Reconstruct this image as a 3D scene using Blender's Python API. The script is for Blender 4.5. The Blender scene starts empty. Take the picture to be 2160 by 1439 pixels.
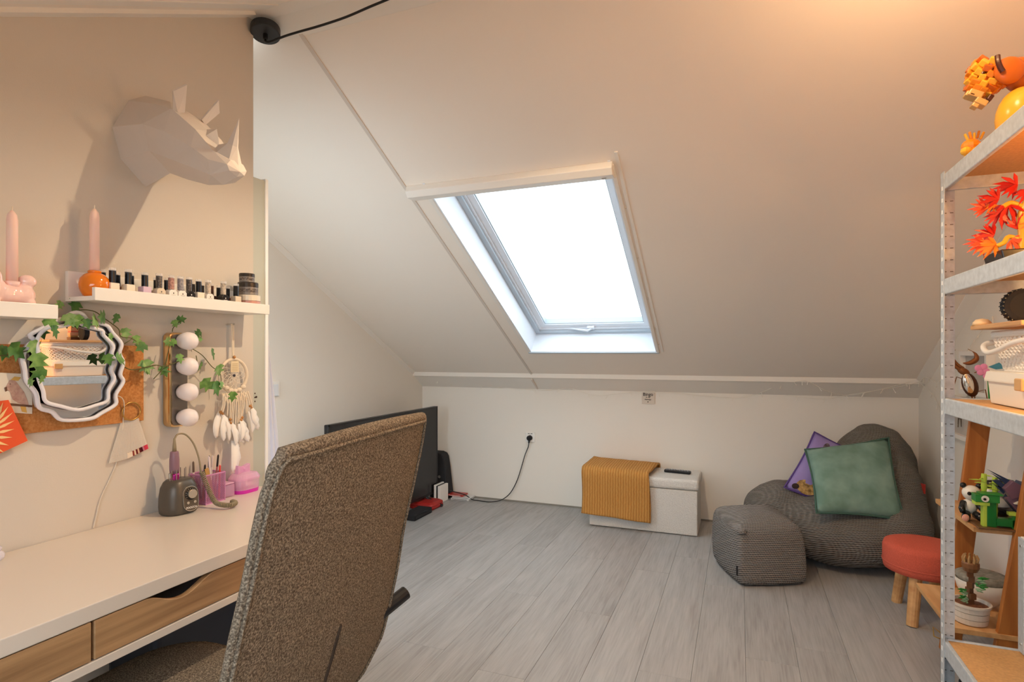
import bpy, bmesh, math, random
from mathutils import Vector, Matrix, Euler, noise
random.seed(7)
C = bpy.context.scene.collection
S = bpy.context.scene
PI = math.pi
sin, cos = math.sin, math.cos

# ------------------------------------------------------------------ camera
cam_d = bpy.data.cameras.new('camera')
cam = bpy.data.objects.new('camera', cam_d); C.objects.link(cam)
cam.location = (0, 0, 1.25)
cam.rotation_euler = (PI/2, 0, math.radians(21.5))
cam_d.sensor_fit = 'HORIZONTAL'; cam_d.sensor_width = 36.0
cam_d.lens = 36.0*1218/2160
cam_d.shift_x = 0.0
cam_d.shift_y = (745-719.5)/2160
cam_d.clip_start = 0.02
S.camera = cam

# ------------------------------------------------------------------ view, sky, lights
S.view_settings.view_transform = 'Standard'; S.view_settings.look = 'None'
S.view_settings.gamma = 1.0; S.view_settings.exposure = 0.22
S.view_settings.use_curve_mapping = False
try:
    S.cycles.max_bounces = 14; S.cycles.diffuse_bounces = 8; S.cycles.transparent_max_bounces = 16
    S.cycles.sample_clamp_indirect = 6.0
    S.cycles.caustics_reflective = False; S.cycles.caustics_refractive = False
except Exception:
    pass
world = bpy.data.worlds.new('overcast_sky'); S.world = world; world.use_nodes = True
bg = world.node_tree.nodes['Background']
bg.inputs['Color'].default_value = (0.80, 0.91, 1.0, 1); bg.inputs['Strength'].default_value = 4.0

def lamp(name, kind, loc, energy, color, rot=(0,0,0), **kw):
    d = bpy.data.lights.new(name, kind); d.energy = energy; d.color = color
    for k, v in kw.items():
        setattr(d, k, v)
    o = bpy.data.objects.new(name, d); o.location = loc; o.rotation_euler = rot; C.objects.link(o)
    return o
SM, SB = -0.5279, 3.3945                      # far roof slope: Z = SM*Y + SB
SK = math.sqrt(1+SM*SM)
PITCH = math.atan(-SM)
def slope(x, y, n=0.0):                       # point on far slope, n metres outside it
    return Vector((x, y - n*SM/SK, SM*y + SB + n/SK))
# daylight entering through the far skylight and the left window; the rear area light is added fill
def portal(name, loc, rot, sx, sy):
    o = lamp(name, 'AREA', loc, 1, (1,1,1), rot, shape='RECTANGLE', size=sx, size_y=sy)
    o.data.cycles.is_portal = True
    return o
portal('skylight_portal', slope(-0.97, 3.3, 0.24), (-PITCH, 0, 0), 0.85, 1.75)
lamp('rear_fill_light', 'AREA', (-0.25, -0.62, 1.36), 2.5, (0.86, 0.93, 1.0), (math.radians(28), 0, 0), shape='RECTANGLE', size=1.3, size_y=1.0)  # unseen fill light, added to brighten the room from behind the viewer
lamp('left_window_daylight', 'AREA', (-2.17, 1.72, 1.15), 2, (0.80, 0.90, 1.0), (math.radians(90), 0, 0), shape='RECTANGLE', size=0.8, size_y=1.6)
WARM = (1.0, 0.76, 0.50)
lamp('pendant_bulb_light', 'POINT', (-0.52, 1.68, 2.415), 55, WARM, shadow_soft_size=0.014)
lamp('pendant_second_bulb_light', 'POINT', (0.44, 1.60, 2.24), 8, (1.0, 0.60, 0.30), shadow_soft_size=0.04)
lamp('rack_lamp_light', 'POINT', (0.80, 1.50, 1.34), 6, (1.0, 0.58, 0.24), shadow_soft_size=0.03)
lamp('rack_upper_lamp_light', 'POINT', (0.83, 1.55, 1.60), 4, (1.0, 0.46, 0.12), shadow_soft_size=0.03)

# ------------------------------------------------------------------ materials
def srgb(h):
    h = h.lstrip('#'); v = [int(h[i:i+2], 16)/255 for i in (0, 2, 4)]
    return tuple((c/12.92 if c <= .04045 else ((c+.055)/1.055)**2.4) for c in v) + (1,)
MATS = {}
def mat(name, col, rough=.5, metal=0, var=0, vscale=30, bump=0, bscale=200, col2=None, spec=.5, trans=0, alpha=1, ior=1.45, emit=None, coat=0, sub=0, stretch=None, detail=3):
    if name in MATS: return MATS[name]
    m = bpy.data.materials.new(name); m.use_nodes = True; MATS[name] = m
    nt = m.node_tree; b = nt.nodes['Principled BSDF']
    c = srgb(col)
    b.inputs['Base Color'].default_value = c; b.inputs['Roughness'].default_value = rough
    b.inputs['Metallic'].default_value = metal; b.inputs['Specular IOR Level'].default_value = spec
    b.inputs['IOR'].default_value = ior
    if trans: b.inputs['Transmission Weight'].default_value = trans
    if alpha < 1: b.inputs['Alpha'].default_value = alpha
    if coat: b.inputs['Coat Weight'].default_value = coat
    if sub:
        b.inputs['Subsurface Weight'].default_value = sub; b.inputs['Subsurface Scale'].default_value = .01
    if emit:
        b.inputs['Emission Color'].default_value = srgb(emit[0]); b.inputs['Emission Strength'].default_value = emit[1]
    tc = mp = None
    if var or col2 or bump:
        tc = nt.nodes.new('ShaderNodeTexCoord'); mp = nt.nodes.new('ShaderNodeMapping')
        nt.links.new(tc.outputs['Object'], mp.inputs['Vector'])
        if stretch: mp.inputs['Scale'].default_value = stretch
    if var or col2:
        n = nt.nodes.new('ShaderNodeTexNoise'); n.inputs['Scale'].default_value = vscale; n.inputs['Detail'].default_value = detail
        nt.links.new(mp.outputs['Vector'], n.inputs['Vector'])
        r = nt.nodes.new('ShaderNodeValToRGB'); nt.links.new(n.outputs['Fac'], r.inputs['Fac'])
        r.color_ramp.elements[0].position = .32; r.color_ramp.elements[1].position = .68
        if col2: a, d = c, srgb(col2)
        else: a = tuple(x*(1-var) for x in c[:3])+(1,); d = tuple(min(1, x*(1+var)) for x in c[:3])+(1,)
        r.color_ramp.elements[0].color = a; r.color_ramp.elements[1].color = d
        nt.links.new(r.outputs['Color'], b.inputs['Base Color'])
    if bump:
        n2 = nt.nodes.new('ShaderNodeTexNoise'); n2.inputs['Scale'].default_value = bscale; n2.inputs['Detail'].default_value = 2
        nt.links.new(mp.outputs['Vector'], n2.inputs['Vector'])
        bn = nt.nodes.new('ShaderNodeBump'); bn.inputs['Strength'].default_value = bump; bn.inputs['Distance'].default_value = .004
        nt.links.new(n2.outputs['Fac'], bn.inputs['Height']); nt.links.new(bn.outputs['Normal'], b.inputs['Normal'])
    return m
def wave_mat(name, col, col2, scale, axis='Z', rough=.9, bump=.6, noise_amt=1.0, var=.25):
    if name in MATS: return MATS[name]
    m = mat(name, col, rough)
    nt = m.node_tree; b = nt.nodes['Principled BSDF']
    tc = nt.nodes.new('ShaderNodeTexCoord')
    w = nt.nodes.new('ShaderNodeTexWave'); w.bands_direction = axis; w.inputs['Scale'].default_value = scale
    w.inputs['Distortion'].default_value = noise_amt; w.inputs['Detail'].default_value = 2; w.inputs['Detail Scale'].default_value = 3
    nt.links.new(tc.outputs['Object'], w.inputs['Vector'])
    n = nt.nodes.new('ShaderNodeTexNoise'); n.inputs['Scale'].default_value = 180
    nt.links.new(tc.outputs['Object'], n.inputs['Vector'])
    mx = nt.nodes.new('ShaderNodeMath'); mx.operation = 'MULTIPLY_ADD'; mx.inputs[1].default_value = var
    nt.links.new(n.outputs['Fac'], mx.inputs[0]); nt.links.new(w.outputs['Fac'], mx.inputs[2])
    r = nt.nodes.new('ShaderNodeValToRGB'); r.color_ramp.elements[0].color = srgb(col2); r.color_ramp.elements[1].color = srgb(col)
    nt.links.new(mx.outputs[0], r.inputs['Fac']); nt.links.new(r.outputs['Color'], b.inputs['Base Color'])
    bn = nt.nodes.new('ShaderNodeBump'); bn.inputs['Strength'].default_value = bump; bn.inputs['Distance'].default_value = .006
    nt.links.new(mx.outputs[0], bn.inputs['Height']); nt.links.new(bn.outputs['Normal'], b.inputs['Normal'])
    return m
def knit_mat(name, col, col2):
    if name in MATS: return MATS[name]
    m = mat(name, col, .95, spec=.1)
    nt = m.node_tree; b = nt.nodes['Principled BSDF']
    tc = nt.nodes.new('ShaderNodeTexCoord')
    def wv(axis, scale):
        w = nt.nodes.new('ShaderNodeTexWave'); w.bands_direction = axis; w.inputs['Scale'].default_value = scale
        w.inputs['Distortion'].default_value = 1.2; w.inputs['Detail'].default_value = 1; w.inputs['Detail Scale'].default_value = 1.5
        nt.links.new(mp.outputs['Vector'], w.inputs['Vector']); return w
    mp = nt.nodes.new('ShaderNodeMapping'); mp.inputs['Rotation'].default_value = (.42, .15, 0); nt.links.new(tc.outputs['Object'], mp.inputs['Vector'])
    z = wv('Z', 34); d = wv('DIAGONAL', 36)
    mu = nt.nodes.new('ShaderNodeMath'); mu.operation = 'MULTIPLY_ADD'; mu.inputs[1].default_value = .45
    nt.links.new(d.outputs['Fac'], mu.inputs[0]); nt.links.new(z.outputs['Fac'], mu.inputs[2])
    r = nt.nodes.new('ShaderNodeValToRGB'); r.color_ramp.elements[0].color = srgb(col2); r.color_ramp.elements[1].color = srgb(col)
    r.color_ramp.elements[0].position = .15; r.color_ramp.elements[1].position = .95
    nt.links.new(mu.outputs[0], r.inputs['Fac']); nt.links.new(r.outputs['Color'], b.inputs['Base Color'])
    bn = nt.nodes.new('ShaderNodeBump'); bn.inputs['Strength'].default_value = .8; bn.inputs['Distance'].default_value = .008
    nt.links.new(mu.outputs[0], bn.inputs['Height']); nt.links.new(bn.outputs['Normal'], b.inputs['Normal'])
    return m
def plank_mat():
    m = bpy.data.materials.new('grey_oak_laminate'); m.use_nodes = True
    nt = m.node_tree; b = nt.nodes['Principled BSDF']; b.inputs['Roughness'].default_value = .42
    L = nt.links.new
    tc = nt.nodes.new('ShaderNodeTexCoord'); oi = nt.nodes.new('ShaderNodeObjectInfo')
    mu = nt.nodes.new('ShaderNodeMath'); mu.operation = 'MULTIPLY'; mu.inputs[1].default_value = 37
    L(oi.outputs['Random'], mu.inputs[0])
    ad = nt.nodes.new('ShaderNodeVectorMath'); ad.operation = 'ADD'
    L(tc.outputs['Object'], ad.inputs[0]); L(mu.outputs[0], ad.inputs[1])
    mp = nt.nodes.new('ShaderNodeMapping'); mp.inputs['Scale'].default_value = (9, .8, 1); L(ad.outputs[0], mp.inputs['Vector'])
    n1 = nt.nodes.new('ShaderNodeTexNoise'); n1.inputs['Scale'].default_value = 1.6; n1.inputs['Detail'].default_value = 4; n1.inputs['Distortion'].default_value = 1.5
    L(mp.outputs[0], n1.inputs['Vector'])
    mp2 = nt.nodes.new('ShaderNodeMapping'); mp2.inputs['Scale'].default_value = (70, 3, 1); L(ad.outputs[0], mp2.inputs['Vector'])
    n2 = nt.nodes.new('ShaderNodeTexNoise'); n2.inputs['Scale'].default_value = 2; n2.inputs['Detail'].default_value = 5; L(mp2.outputs[0], n2.inputs['Vector'])
    mx = nt.nodes.new('ShaderNodeMath'); mx.operation = 'MULTIPLY_ADD'; mx.inputs[1].default_value = .55; L(n2.outputs['Fac'], mx.inputs[0])
    m5 = nt.nodes.new('ShaderNodeMath'); m5.operation = 'MULTIPLY'; m5.inputs[1].default_value = .55; L(n1.outputs['Fac'], m5.inputs[0]); L(m5.outputs[0], mx.inputs[2])
    m6 = nt.nodes.new('ShaderNodeMath'); m6.operation = 'MULTIPLY_ADD'; m6.inputs[1].default_value = .10; m6.inputs[2].default_value = -.05; L(oi.outputs['Random'], m6.inputs[0])
    m7 = nt.nodes.new('ShaderNodeMath'); m7.operation = 'ADD'; L(mx.outputs[0], m7.inputs[0]); L(m6.outputs[0], m7.inputs[1])
    r = nt.nodes.new('ShaderNodeValToRGB'); L(m7.outputs[0], r.inputs['Fac'])
    r.color_ramp.elements[0].position = .36; r.color_ramp.elements[0].color = srgb('#8f8d8b')
    r.color_ramp.elements[1].position = .70; r.color_ramp.elements[1].color = srgb('#abaaa9')
    e = r.color_ramp.elements.new(.52); e.color = srgb('#9f9e9d')
    L(r.outputs['Color'], b.inputs['Base Color'])
    bn = nt.nodes.new('ShaderNodeBump'); bn.inputs['Strength'].default_value = .08; L(n2.outputs['Fac'], bn.inputs['Height']); L(bn.outputs['Normal'], b.inputs['Normal'])
    return m
def wood_mat(name, c1, c2, axis=(3, 40, 40), rough=.5):
    if name in MATS: return MATS[name]
    m = mat(name, c1, rough, col2=c2, vscale=1.4, stretch=axis, detail=5)
    return m

M_WALL = mat('white_wall_paint', '#ebe6dd', .9, bump=.10, bscale=260, spec=.2)
M_GREIGE = mat('greige_wall_paint', '#d0c7bb', .9, bump=.08, bscale=260, spec=.2)
M_CEIL = mat('white_ceiling_board', '#f0e6da', .9, bump=.05, bscale=200, spec=.2)
M_TRIM = mat('off_white_trim', '#ebe5dc', .6)
M_SEAM = mat('joint_filler', '#d6cabe', .9)
M_WHITE = mat('white_paint', '#eceae6', .45)
M_WHITEGLOSS = mat('white_lacquer', '#f1eee8', .28)
M_PVC = mat('white_pvc', '#e6e9ee', .35)
M_GREYPVC = mat('grey_gasket', '#b7c0c8', .5)
M_BLACK = mat('black_plastic', '#17171a', .4)
M_BLACKM = mat('matt_black', '#1c1c20', .8)
M_CHROME = mat('chrome', '#e8e4dc', .08, 1)
M_GALV = mat('galvanised_steel', '#c6cdd3', .45, .3, var=.10, vscale=60)
M_BRASS = mat('brass', '#c9a05a', .3, 1)
def glass_pane():
    m = bpy.data.materials.new('window_glass'); m.use_nodes = True; nt = m.node_tree; nt.nodes.clear()
    o = nt.nodes.new('ShaderNodeOutputMaterial'); mx = nt.nodes.new('ShaderNodeMixShader'); mx.inputs[0].default_value = .045
    tr = nt.nodes.new('ShaderNodeBsdfTransparent'); gl = nt.nodes.new('ShaderNodeBsdfGlossy'); gl.inputs['Roughness'].default_value = .02
    tr.inputs['Color'].default_value = (.95, .97, .97, 1)
    nt.links.new(tr.outputs[0], mx.inputs[1]); nt.links.new(gl.outputs[0], mx.inputs[2]); nt.links.new(mx.outputs[0], o.inputs['Surface'])
    return m
M_GLASS = glass_pane()
def bulb_mat():
    m = bpy.data.materials.new('glowing_clear_bulb'); m.use_nodes = True; nt = m.node_tree; nt.nodes.clear()
    o = nt.nodes.new('ShaderNodeOutputMaterial'); ad = nt.nodes.new('ShaderNodeAddShader'); tr = nt.nodes.new('ShaderNodeBsdfTransparent'); em = nt.nodes.new('ShaderNodeEmission')
    em.inputs['Color'].default_value = (1, .66, .32, 1); em.inputs['Strength'].default_value = 2.5
    nt.links.new(tr.outputs[0], ad.inputs[0]); nt.links.new(em.outputs[0], ad.inputs[1]); nt.links.new(ad.outputs[0], o.inputs['Surface'])
    return m
M_BULB = bulb_mat()
M_DESKWHITE = mat('white_desk_laminate', '#dacfc2', .25)
M_DESKWOOD = wood_mat('oak_drawer_front', '#8d6a48', '#b89268', (30, 2.0, 45), .5)
M_MDF = mat('shelf_board_mdf', '#c99a64', .6, var=.10, vscale=120)
M_PINE = wood_mat('pine_wood', '#b98450', '#dcae78', (18, 2.5, 18), .5)
M_TEAK = wood_mat('brown_ladder_wood', '#9a5a26', '#bf7a3a', (20, 20, 2.0), .5)
M_RED = mat('red_felt', '#c9604e', .95, var=.12, vscale=300, bump=.3, bscale=500, spec=.1)
M_LEAF = mat('ivy_leaf', '#4b7a35', .5, col2='#7fa558', vscale=60)
M_STEM = mat('ivy_stem', '#5d5c33', .7)
M_COTTON = mat('cotton_cord', '#e6d6bf', .95)
M_FEATHER = mat('white_feather', '#f1ece6', .9)
M_BEAD = mat('wooden_bead', '#b98146', .5)

# ------------------------------------------------------------------ mesh builder
class MB:
    def __init__(s): s.v = []; s.f = []; s.mi = []; s.cur = 0
    def add(s, vs, fs):
        o = len(s.v); s.v += [Vector(p) for p in vs]
        for f in fs: s.f.append([i+o for i in f]); s.mi.append(s.cur)
        return s
    def box(s, lo, hi, rot=None, piv=None):
        x0, y0, z0 = lo; x1, y1, z1 = hi
        vs = [Vector(p) for p in ((x0,y0,z0),(x1,y0,z0),(x1,y1,z0),(x0,y1,z0),(x0,y0,z1),(x1,y0,z1),(x1,y1,z1),(x0,y1,z1))]
        if rot is not None:
            c = Vector(piv) if piv is not None else (Vector(lo)+Vector(hi))/2
            R = Euler(rot).to_matrix(); vs = [R@(p-c)+c for p in vs]
        return s.add(vs, [(3,2,1,0),(4,5,6,7),(0,1,5,4),(1,2,6,5),(2,3,7,6),(3,0,4,7)])
    def cbox(s, c, size, rot=None):
        c = Vector(c); h = Vector(size)/2
        return s.box(c-h, c+h, rot)
    def tube(s, path, r, n=8, cap=True, closed=False):
        P = [Vector(p) for p in path]; k = len(P)
        rs = r if isinstance(r, (list, tuple)) else [r]*k
        up = None; rings = []
        for i in range(k):
            if closed: t = P[(i+1) % k]-P[i-1]
            else: t = P[min(i+1, k-1)]-P[max(i-1, 0)]
            if t.length < 1e-9: t = Vector((0,0,1))
            t.normalize()
            if up is None: up = Vector((0,0,1)) if abs(t.z) < .9 else Vector((1,0,0))
            a = t.cross(up)
            if a.length < 1e-6: a = t.orthogonal()
            a.normalize(); b = t.cross(a); up = -b if False else b.cross(t)*0 + a.cross(t)
            rings.append([P[i]+(a*cos(2*PI*j/n)+b*sin(2*PI*j/n))*rs[i] for j in range(n)])
        vs = [p for g in rings for p in g]; fs = []
        for i in range(k if closed else k-1):
            for j in range(n):
                i2 = (i+1) % k
                fs.append((i*n+j, i*n+(j+1) % n, i2*n+(j+1) % n, i2*n+j))
        if cap and not closed:
            fs.append(tuple(range(n))[::-1]); fs.append(tuple((k-1)*n+j for j in range(n)))
        return s.add(vs, fs)
    def lathe(s, prof, c=(0,0,0), n=24, axis='Z', cap=True):
        c = Vector(c); vs = []
        for r, h in prof:
            for j in range(n):
                a = 2*PI*j/n
                p = {'Z': Vector((r*cos(a), r*sin(a), h)), 'X': Vector((h, r*cos(a), r*sin(a))), 'Y': Vector((r*sin(a), h, r*cos(a)))}[axis]
                vs.append(c+p)
        fs = []
        for i in range(len(prof)-1):
            for j in range(n): fs.append((i*n+j, i*n+(j+1) % n, (i+1)*n+(j+1) % n, (i+1)*n+j))
        if cap:
            if prof[0][0] > 1e-5: fs.append(tuple(range(n))[::-1])
            if prof[-1][0] > 1e-5: fs.append(tuple((len(prof)-1)*n+j for j in range(n)))
        return s.add(vs, fs)
    def ball(s, c, r, nu=14, nv=9, rot=None):
        r = (r, r, r) if isinstance(r, (int, float)) else r
        c = Vector(c); R = Euler(rot).to_matrix() if rot else Matrix.Identity(3)
        vs = []; fs = []
        for i in range(nv+1):
            t = PI*i/nv
            for j in range(nu):
                a = 2*PI*j/nu
                vs.append(c+R@Vector((r[0]*sin(t)*cos(a), r[1]*sin(t)*sin(a), -r[2]*cos(t))))
        for i in range(nv):
            for j in range(nu): fs.append((i*nu+j, i*nu+(j+1) % nu, (i+1)*nu+(j+1) % nu, (i+1)*nu+j))
        return s.add(vs, fs)
    def prism(s, poly, axis, d0, d1):
        def P(a, b, d): return {'X': (d, a, b), 'Y': (a, d, b), 'Z': (a, b, d)}[axis]
        n = len(poly); vs = [P(a, b, d0) for a, b in poly]+[P(a, b, d1) for a, b in poly]
        fs = [tuple(range(n))[::-1], tuple(range(n, 2*n))]+[(i, (i+1) % n, n+(i+1) % n, n+i) for i in range(n)]
        return s.add(vs, fs)
    def grid(s, fn, nu, nv):
        vs = [fn(i/nu, j/nv) for i in range(nu+1) for j in range(nv+1)]
        fs = [(i*(nv+1)+j, (i+1)*(nv+1)+j, (i+1)*(nv+1)+j+1, i*(nv+1)+j+1) for i in range(nu) for j in range(nv)]
        return s.add(vs, fs)
    def build(s, name, m, parent=None, smooth=False, bevel=0, bseg=2, label=None, fix=True, subsurf=0):
        off = Vector((0,0,0)); q = parent
        while q is not None: off += q.location; q = q.parent
        me = bpy.data.meshes.new(name)
        me.from_pydata([tuple(p-off) for p in s.v], [], s.f)
        ms = m if isinstance(m, (list, tuple)) else [m]
        for x in ms: me.materials.append(x)
        if len(ms) > 1:
            for p, k in zip(me.polygons, s.mi): p.material_index = k
        if fix:
            bm = bmesh.new(); bm.from_mesh(me); bmesh.ops.remove_doubles(bm, verts=bm.verts, dist=1e-6)
            bmesh.ops.recalc_face_normals(bm, faces=bm.faces); bm.to_mesh(me); bm.free()
        if smooth:
            for p in me.polygons: p.use_smooth = True
        o = bpy.data.objects.new(name, me); C.objects.link(o)
        if parent: o.parent = parent
        if bevel:
            b = o.modifiers.new('bevel', 'BEVEL'); b.width = bevel; b.segments = bseg; b.limit_method = 'ANGLE'
        if subsurf:
            b = o.modifiers.new('subsurf', 'SUBSURF'); b.levels = subsurf; b.render_levels = subsurf
        if label: o['label'] = label
        return o
def tag(o, label, cat, group=None, kind=None):
    o['label'] = label; o['category'] = cat
    if group: o['group'] = group
    if kind: o['kind'] = kind
    return o
def thing(name, label, cat, loc=(0,0,0), group=None):
    o = bpy.data.objects.new(name, None); C.objects.link(o); o.location = loc; o.empty_display_size = .05
    return tag(o, label, cat, group)
def struct(o, label=None):
    o['kind'] = 'structure'
    if label: o['label'] = label
    return o
def bez(pts, n=8):                       # Catmull-Rom through points
    P = [Vector(p) for p in pts]; out = []
    for i in range(len(P)-1):
        a, b, c, d = P[max(i-1, 0)], P[i], P[i+1], P[min(i+2, len(P)-1)]
        for k in range(n):
            t = k/n
            out.append(.5*((2*b)+(c-a)*t+(2*a-5*b+4*c-d)*t*t+(3*b-a-3*c+d)*t**3))
    out.append(P[-1]); return out
def text(name, body, size, loc, rot, m, parent=None, depth=.0006, align='CENTER'):
    cu = bpy.data.curves.new(name, 'FONT'); cu.body = body; cu.size = size; cu.extrude = depth; cu.offset = size*.018
    cu.align_x = align; cu.align_y = 'CENTER'
    t = bpy.data.objects.new(name, cu); C.objects.link(t)
    dg = bpy.context.evaluated_depsgraph_get()
    me = bpy.data.meshes.new_from_object(t.evaluated_get(dg))
    bpy.data.objects.remove(t)
    R = Euler(rot).to_matrix().to_4x4() if not isinstance(rot, Matrix) else rot.to_4x4()
    me.transform(Matrix.Translation(Vector(loc))@R)
    off = Vector((0,0,0)); q = parent
    while q is not None: off += q.location; q = q.parent
    me.transform(Matrix.Translation(-off))
    me.materials.clear(); me.materials.append(m)
    o = bpy.data.objects.new(name, me); C.objects.link(o)
    if parent: o.parent = parent
    return o
def rounded(w, h, r, n=5, cx=0, cy=0):
    out = []
    for sx, sy, a0 in ((1,1,0),(-1,1,PI/2),(-1,-1,PI),(1,-1,1.5*PI)):
        for k in range(n+1):
            a = a0+PI/2*k/n; out.append((cx+sx*(w/2-r)+r*cos(a), cy+sy*(h/2-r)+r*sin(a)))
    return out

XW = -1.68      # desk wall
XG = -2.65      # gable wall, far left
XR = 1.10       # right wall
YK = 4.53       # knee wall
YB = -1.5       # wall behind the viewer
YRIDGE = 1.66; ZRIDGE = SM*YRIDGE+SB
def nslope(y): return ZRIDGE-(YRIDGE-y)*0.5379

# ------------------------------------------------------------------ room shell
pm = plank_mat()
fl = struct(MB().box((XG-.1, YB-.1, -.06), (XR+.1, YK+.1, -.009)).build('floor', mat('floor_underlay', '#5b5650', .9)), 'grey oak laminate floor')
PWD = .1965
nx0 = math.floor((XG+.37)/PWD)-1
for i in range(nx0, 9):
    x0 = -.37+i*PWD; x1 = x0+PWD
    if x1 < XG or x0 > XR: continue
    off = {0: 2.30-1.38*3, 3: 2.727-1.38*3}.get(i, YB-((i*0.53) % 1.0)*1.38)
    y = off
    while y < YK:
        a, b = max(y, YB), min(y+1.38, YK); y += 1.38
        if b-a < .02: continue
        MB().box((max(x0, XG)+.0004, a+.0004, -.009), (min(x1, XR)-.0004, b-.0004, 0)).build('plank', pm, fl, bevel=.0008, bseg=1)

struct(MB().box((XG-.1, YK, 0), (XR+.1, YK+.08, 1.02)).build('wall_far', M_WALL), 'low white knee wall')
b = MB(); b.prism([(YB, 0), (YRIDGE-.017, 0), (YRIDGE-.017, ZRIDGE+.02), (YB, nslope(YB)+.02)], 'X', XW-.07, XW)
struct(b.build('wall_left', M_GREIGE), 'greige wall behind the desk')
b = MB(); b.prism([(1.71, 0), (YK, 0), (YK, 1.02), (1.71, SM*1.71+SB+.02)], 'X', XG-.08, XG)
struct(b.build('wall_left_far', M_WALL), 'white gable wall in the alcove')
b = MB(); b.prism([(YB, 0), (YK, 0), (YK, 1.02), (YRIDGE, ZRIDGE+.02), (YB, nslope(YB)+.02)], 'X', XR, XR+.08)
struct(b.build('wall_right', M_WALL), 'white right gable wall')
struct(MB().box((XW, YB-.08, 0), (XR, YB, nslope(YB)+.03)).build('wall_near', M_WALL), 'white low wall behind the viewer')
# alcove wall beside the doorway with the left window
b = MB(); yw = 1.70
b.box((XG, yw-.06, 0), (-2.57, yw, 2.45)); b.box((-2.57, yw-.06, 2.0), (XW-.07, yw, 2.45)); b.box((-2.57, yw-.06, 0), (XW-.07, yw, .30))
struct(b.build('wall_near_left', M_WALL), 'white alcove wall around the left window')

# far slope (ceiling) with the skylight opening
OX0, OX1, OY0, OY1 = -1.44, -.53, 2.50, 4.04
xs = [XG-.08, OX0, OX1, XR+.08]; ys = [YRIDGE, OY0, OY1, 4.38]
b = MB()
for i in range(3):
    for j in range(3):
        if i == 1 and j == 1: continue
        p = [slope(xs[i], ys[j]), slope(xs[i+1], ys[j]), slope(xs[i+1], ys[j+1]), slope(xs[i], ys[j+1])]
        q = [v+Vector((0, .4667, .884))*.012 for v in p]
        b.add(p+q, [(3,2,1,0),(4,5,6,7),(0,1,5,4),(1,2,6,5),(2,3,7,6),(3,0,4,7)])
ceil = struct(b.build('ceiling', M_CEIL), 'white sloping ceiling with the skylight')
# near slope with an opening made up for the added rear fill light
b = MB(); ys2 = [YB, -1.15, -.1, YRIDGE]; xs2 = [XW-.07, -.95, .45, XR+.08]
for i in range(3):
    for j in range(3):
        if i == 1 and j == 1: continue
        p = [Vector((xs2[a], ys2[c], nslope(ys2[c]))) for a, c in ((i, j), (i+1, j), (i+1, j+1), (i, j+1))]
        q = [v+Vector((0, -.47, .88))*.012 for v in p]
        b.add(p+q, [(3,2,1,0),(4,5,6,7),(0,1,5,4),(1,2,6,5),(2,3,7,6),(3,0,4,7)])
struct(b.build('ceiling_near', M_CEIL), 'sloping ceiling above the viewer')
# purlin strip and cove under the slope
b = MB(); y0, z0 = 4.372, SM*4.372+SB
b.prism([(4.372, z0+.005), (4.372, z0-.034), (4.395, z0-.044), (4.53, .952), (4.55, .96), (4.55, 1.12)], 'X', XG, XR)
struct(b.build('trim_1', M_TRIM), 'cove strip between slope and knee wall')
# board joints on the slope
def strip_slope(name, x0, x1, y0, y1, m, t=.004):
    b = MB(); p = [slope(x0, y0, .002), slope(x1, y0, .002), slope(x1, y1, .002), slope(x0, y1, .002)]
    q = [slope(x0, y0, -t), slope(x1, y0, -t), slope(x1, y1, -t), slope(x0, y1, -t)]
    b.add(p+q, [(3,2,1,0),(4,5,6,7),(0,1,5,4),(1,2,6,5),(2,3,7,6),(3,0,4,7)])
    return b.build(name, m)
struct(strip_slope('trim_2', -1.565, -1.547, 1.72, 4.372, M_SEAM), 'long joint strip on the sloping ceiling')
struct(MB().prism([(4.37, .952+.13), (4.385, 1.03), (4.53, .95), (4.54, 1.0)], 'X', -1.563, -1.549).build('trim_3', M_SEAM))
b = MB(); b.prism([(1.60, nslope(1.60)-.002), (YRIDGE, ZRIDGE-.03), (1.76, slope(0, 1.76).z-.002), (1.77, slope(0, 1.77).z+.004), (YRIDGE, ZRIDGE+.004), (1.59, nslope(1.59)+.004)], 'X', XW, XR)
struct(b.build('trim_4', M_TRIM), 'ridge board')
for k, (xa, xb) in enumerate(((XW, XW+.05), (XW+.10, XW+.16), (XW+.33, XW+.38))):
    b = MB(); t = .014 if k != 1 else .006
    p = [Vector((x, y, nslope(y)+.003)) for x, y in ((xa, -.9), (xb, -.9), (xb, 1.6), (xa, 1.6))]
    q = [v+Vector((0, .4737, -.8807))*t for v in p]
    b.add(p+q, [(3,2,1,0),(4,5,6,7),(0,1,5,4),(1,2,6,5),(2,3,7,6),(3,0,4,7)])
    struct(b.build('trim_%d' % (5+k), M_TRIM), 'moulding strip on the near slope')
# slope to right-wall filler strip
b = MB(); p = [slope(XR-.05, 1.8, 0), slope(XR, 1.8, -.0), slope(XR, 4.37, 0), slope(XR-.05, 4.37, 0)]
q = [slope(XR-.05, 1.8, -.008), slope(XR, 1.8, -.045), slope(XR, 4.37, -.045), slope(XR-.05, 4.37, -.008)]
b.add(p+q, [(3,2,1,0),(4,5,6,7),(0,1,5,4),(1,2,6,5),(2,3,7,6),(3,0,4,7)])
struct(b.build('trim_8', M_TRIM), 'filler strip in the right slope corner')
b = MB(); p = [slope(XG, 1.72, 0), slope(XG+.02, 1.72, 0), slope(XG+.02, 4.37, 0), slope(XG, 4.37, 0)]
q = [slope(XG, 1.72, -.03), slope(XG+.02, 1.72, -.004), slope(XG+.02, 4.37, -.004), slope(XG, 4.37, -.03)]
b.add(p+q, [(3,2,1,0),(4,5,6,7),(0,1,5,4),(1,2,6,5),(2,3,7,6),(3,0,4,7)])
struct(b.build('trim_9', M_TRIM))
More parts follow.
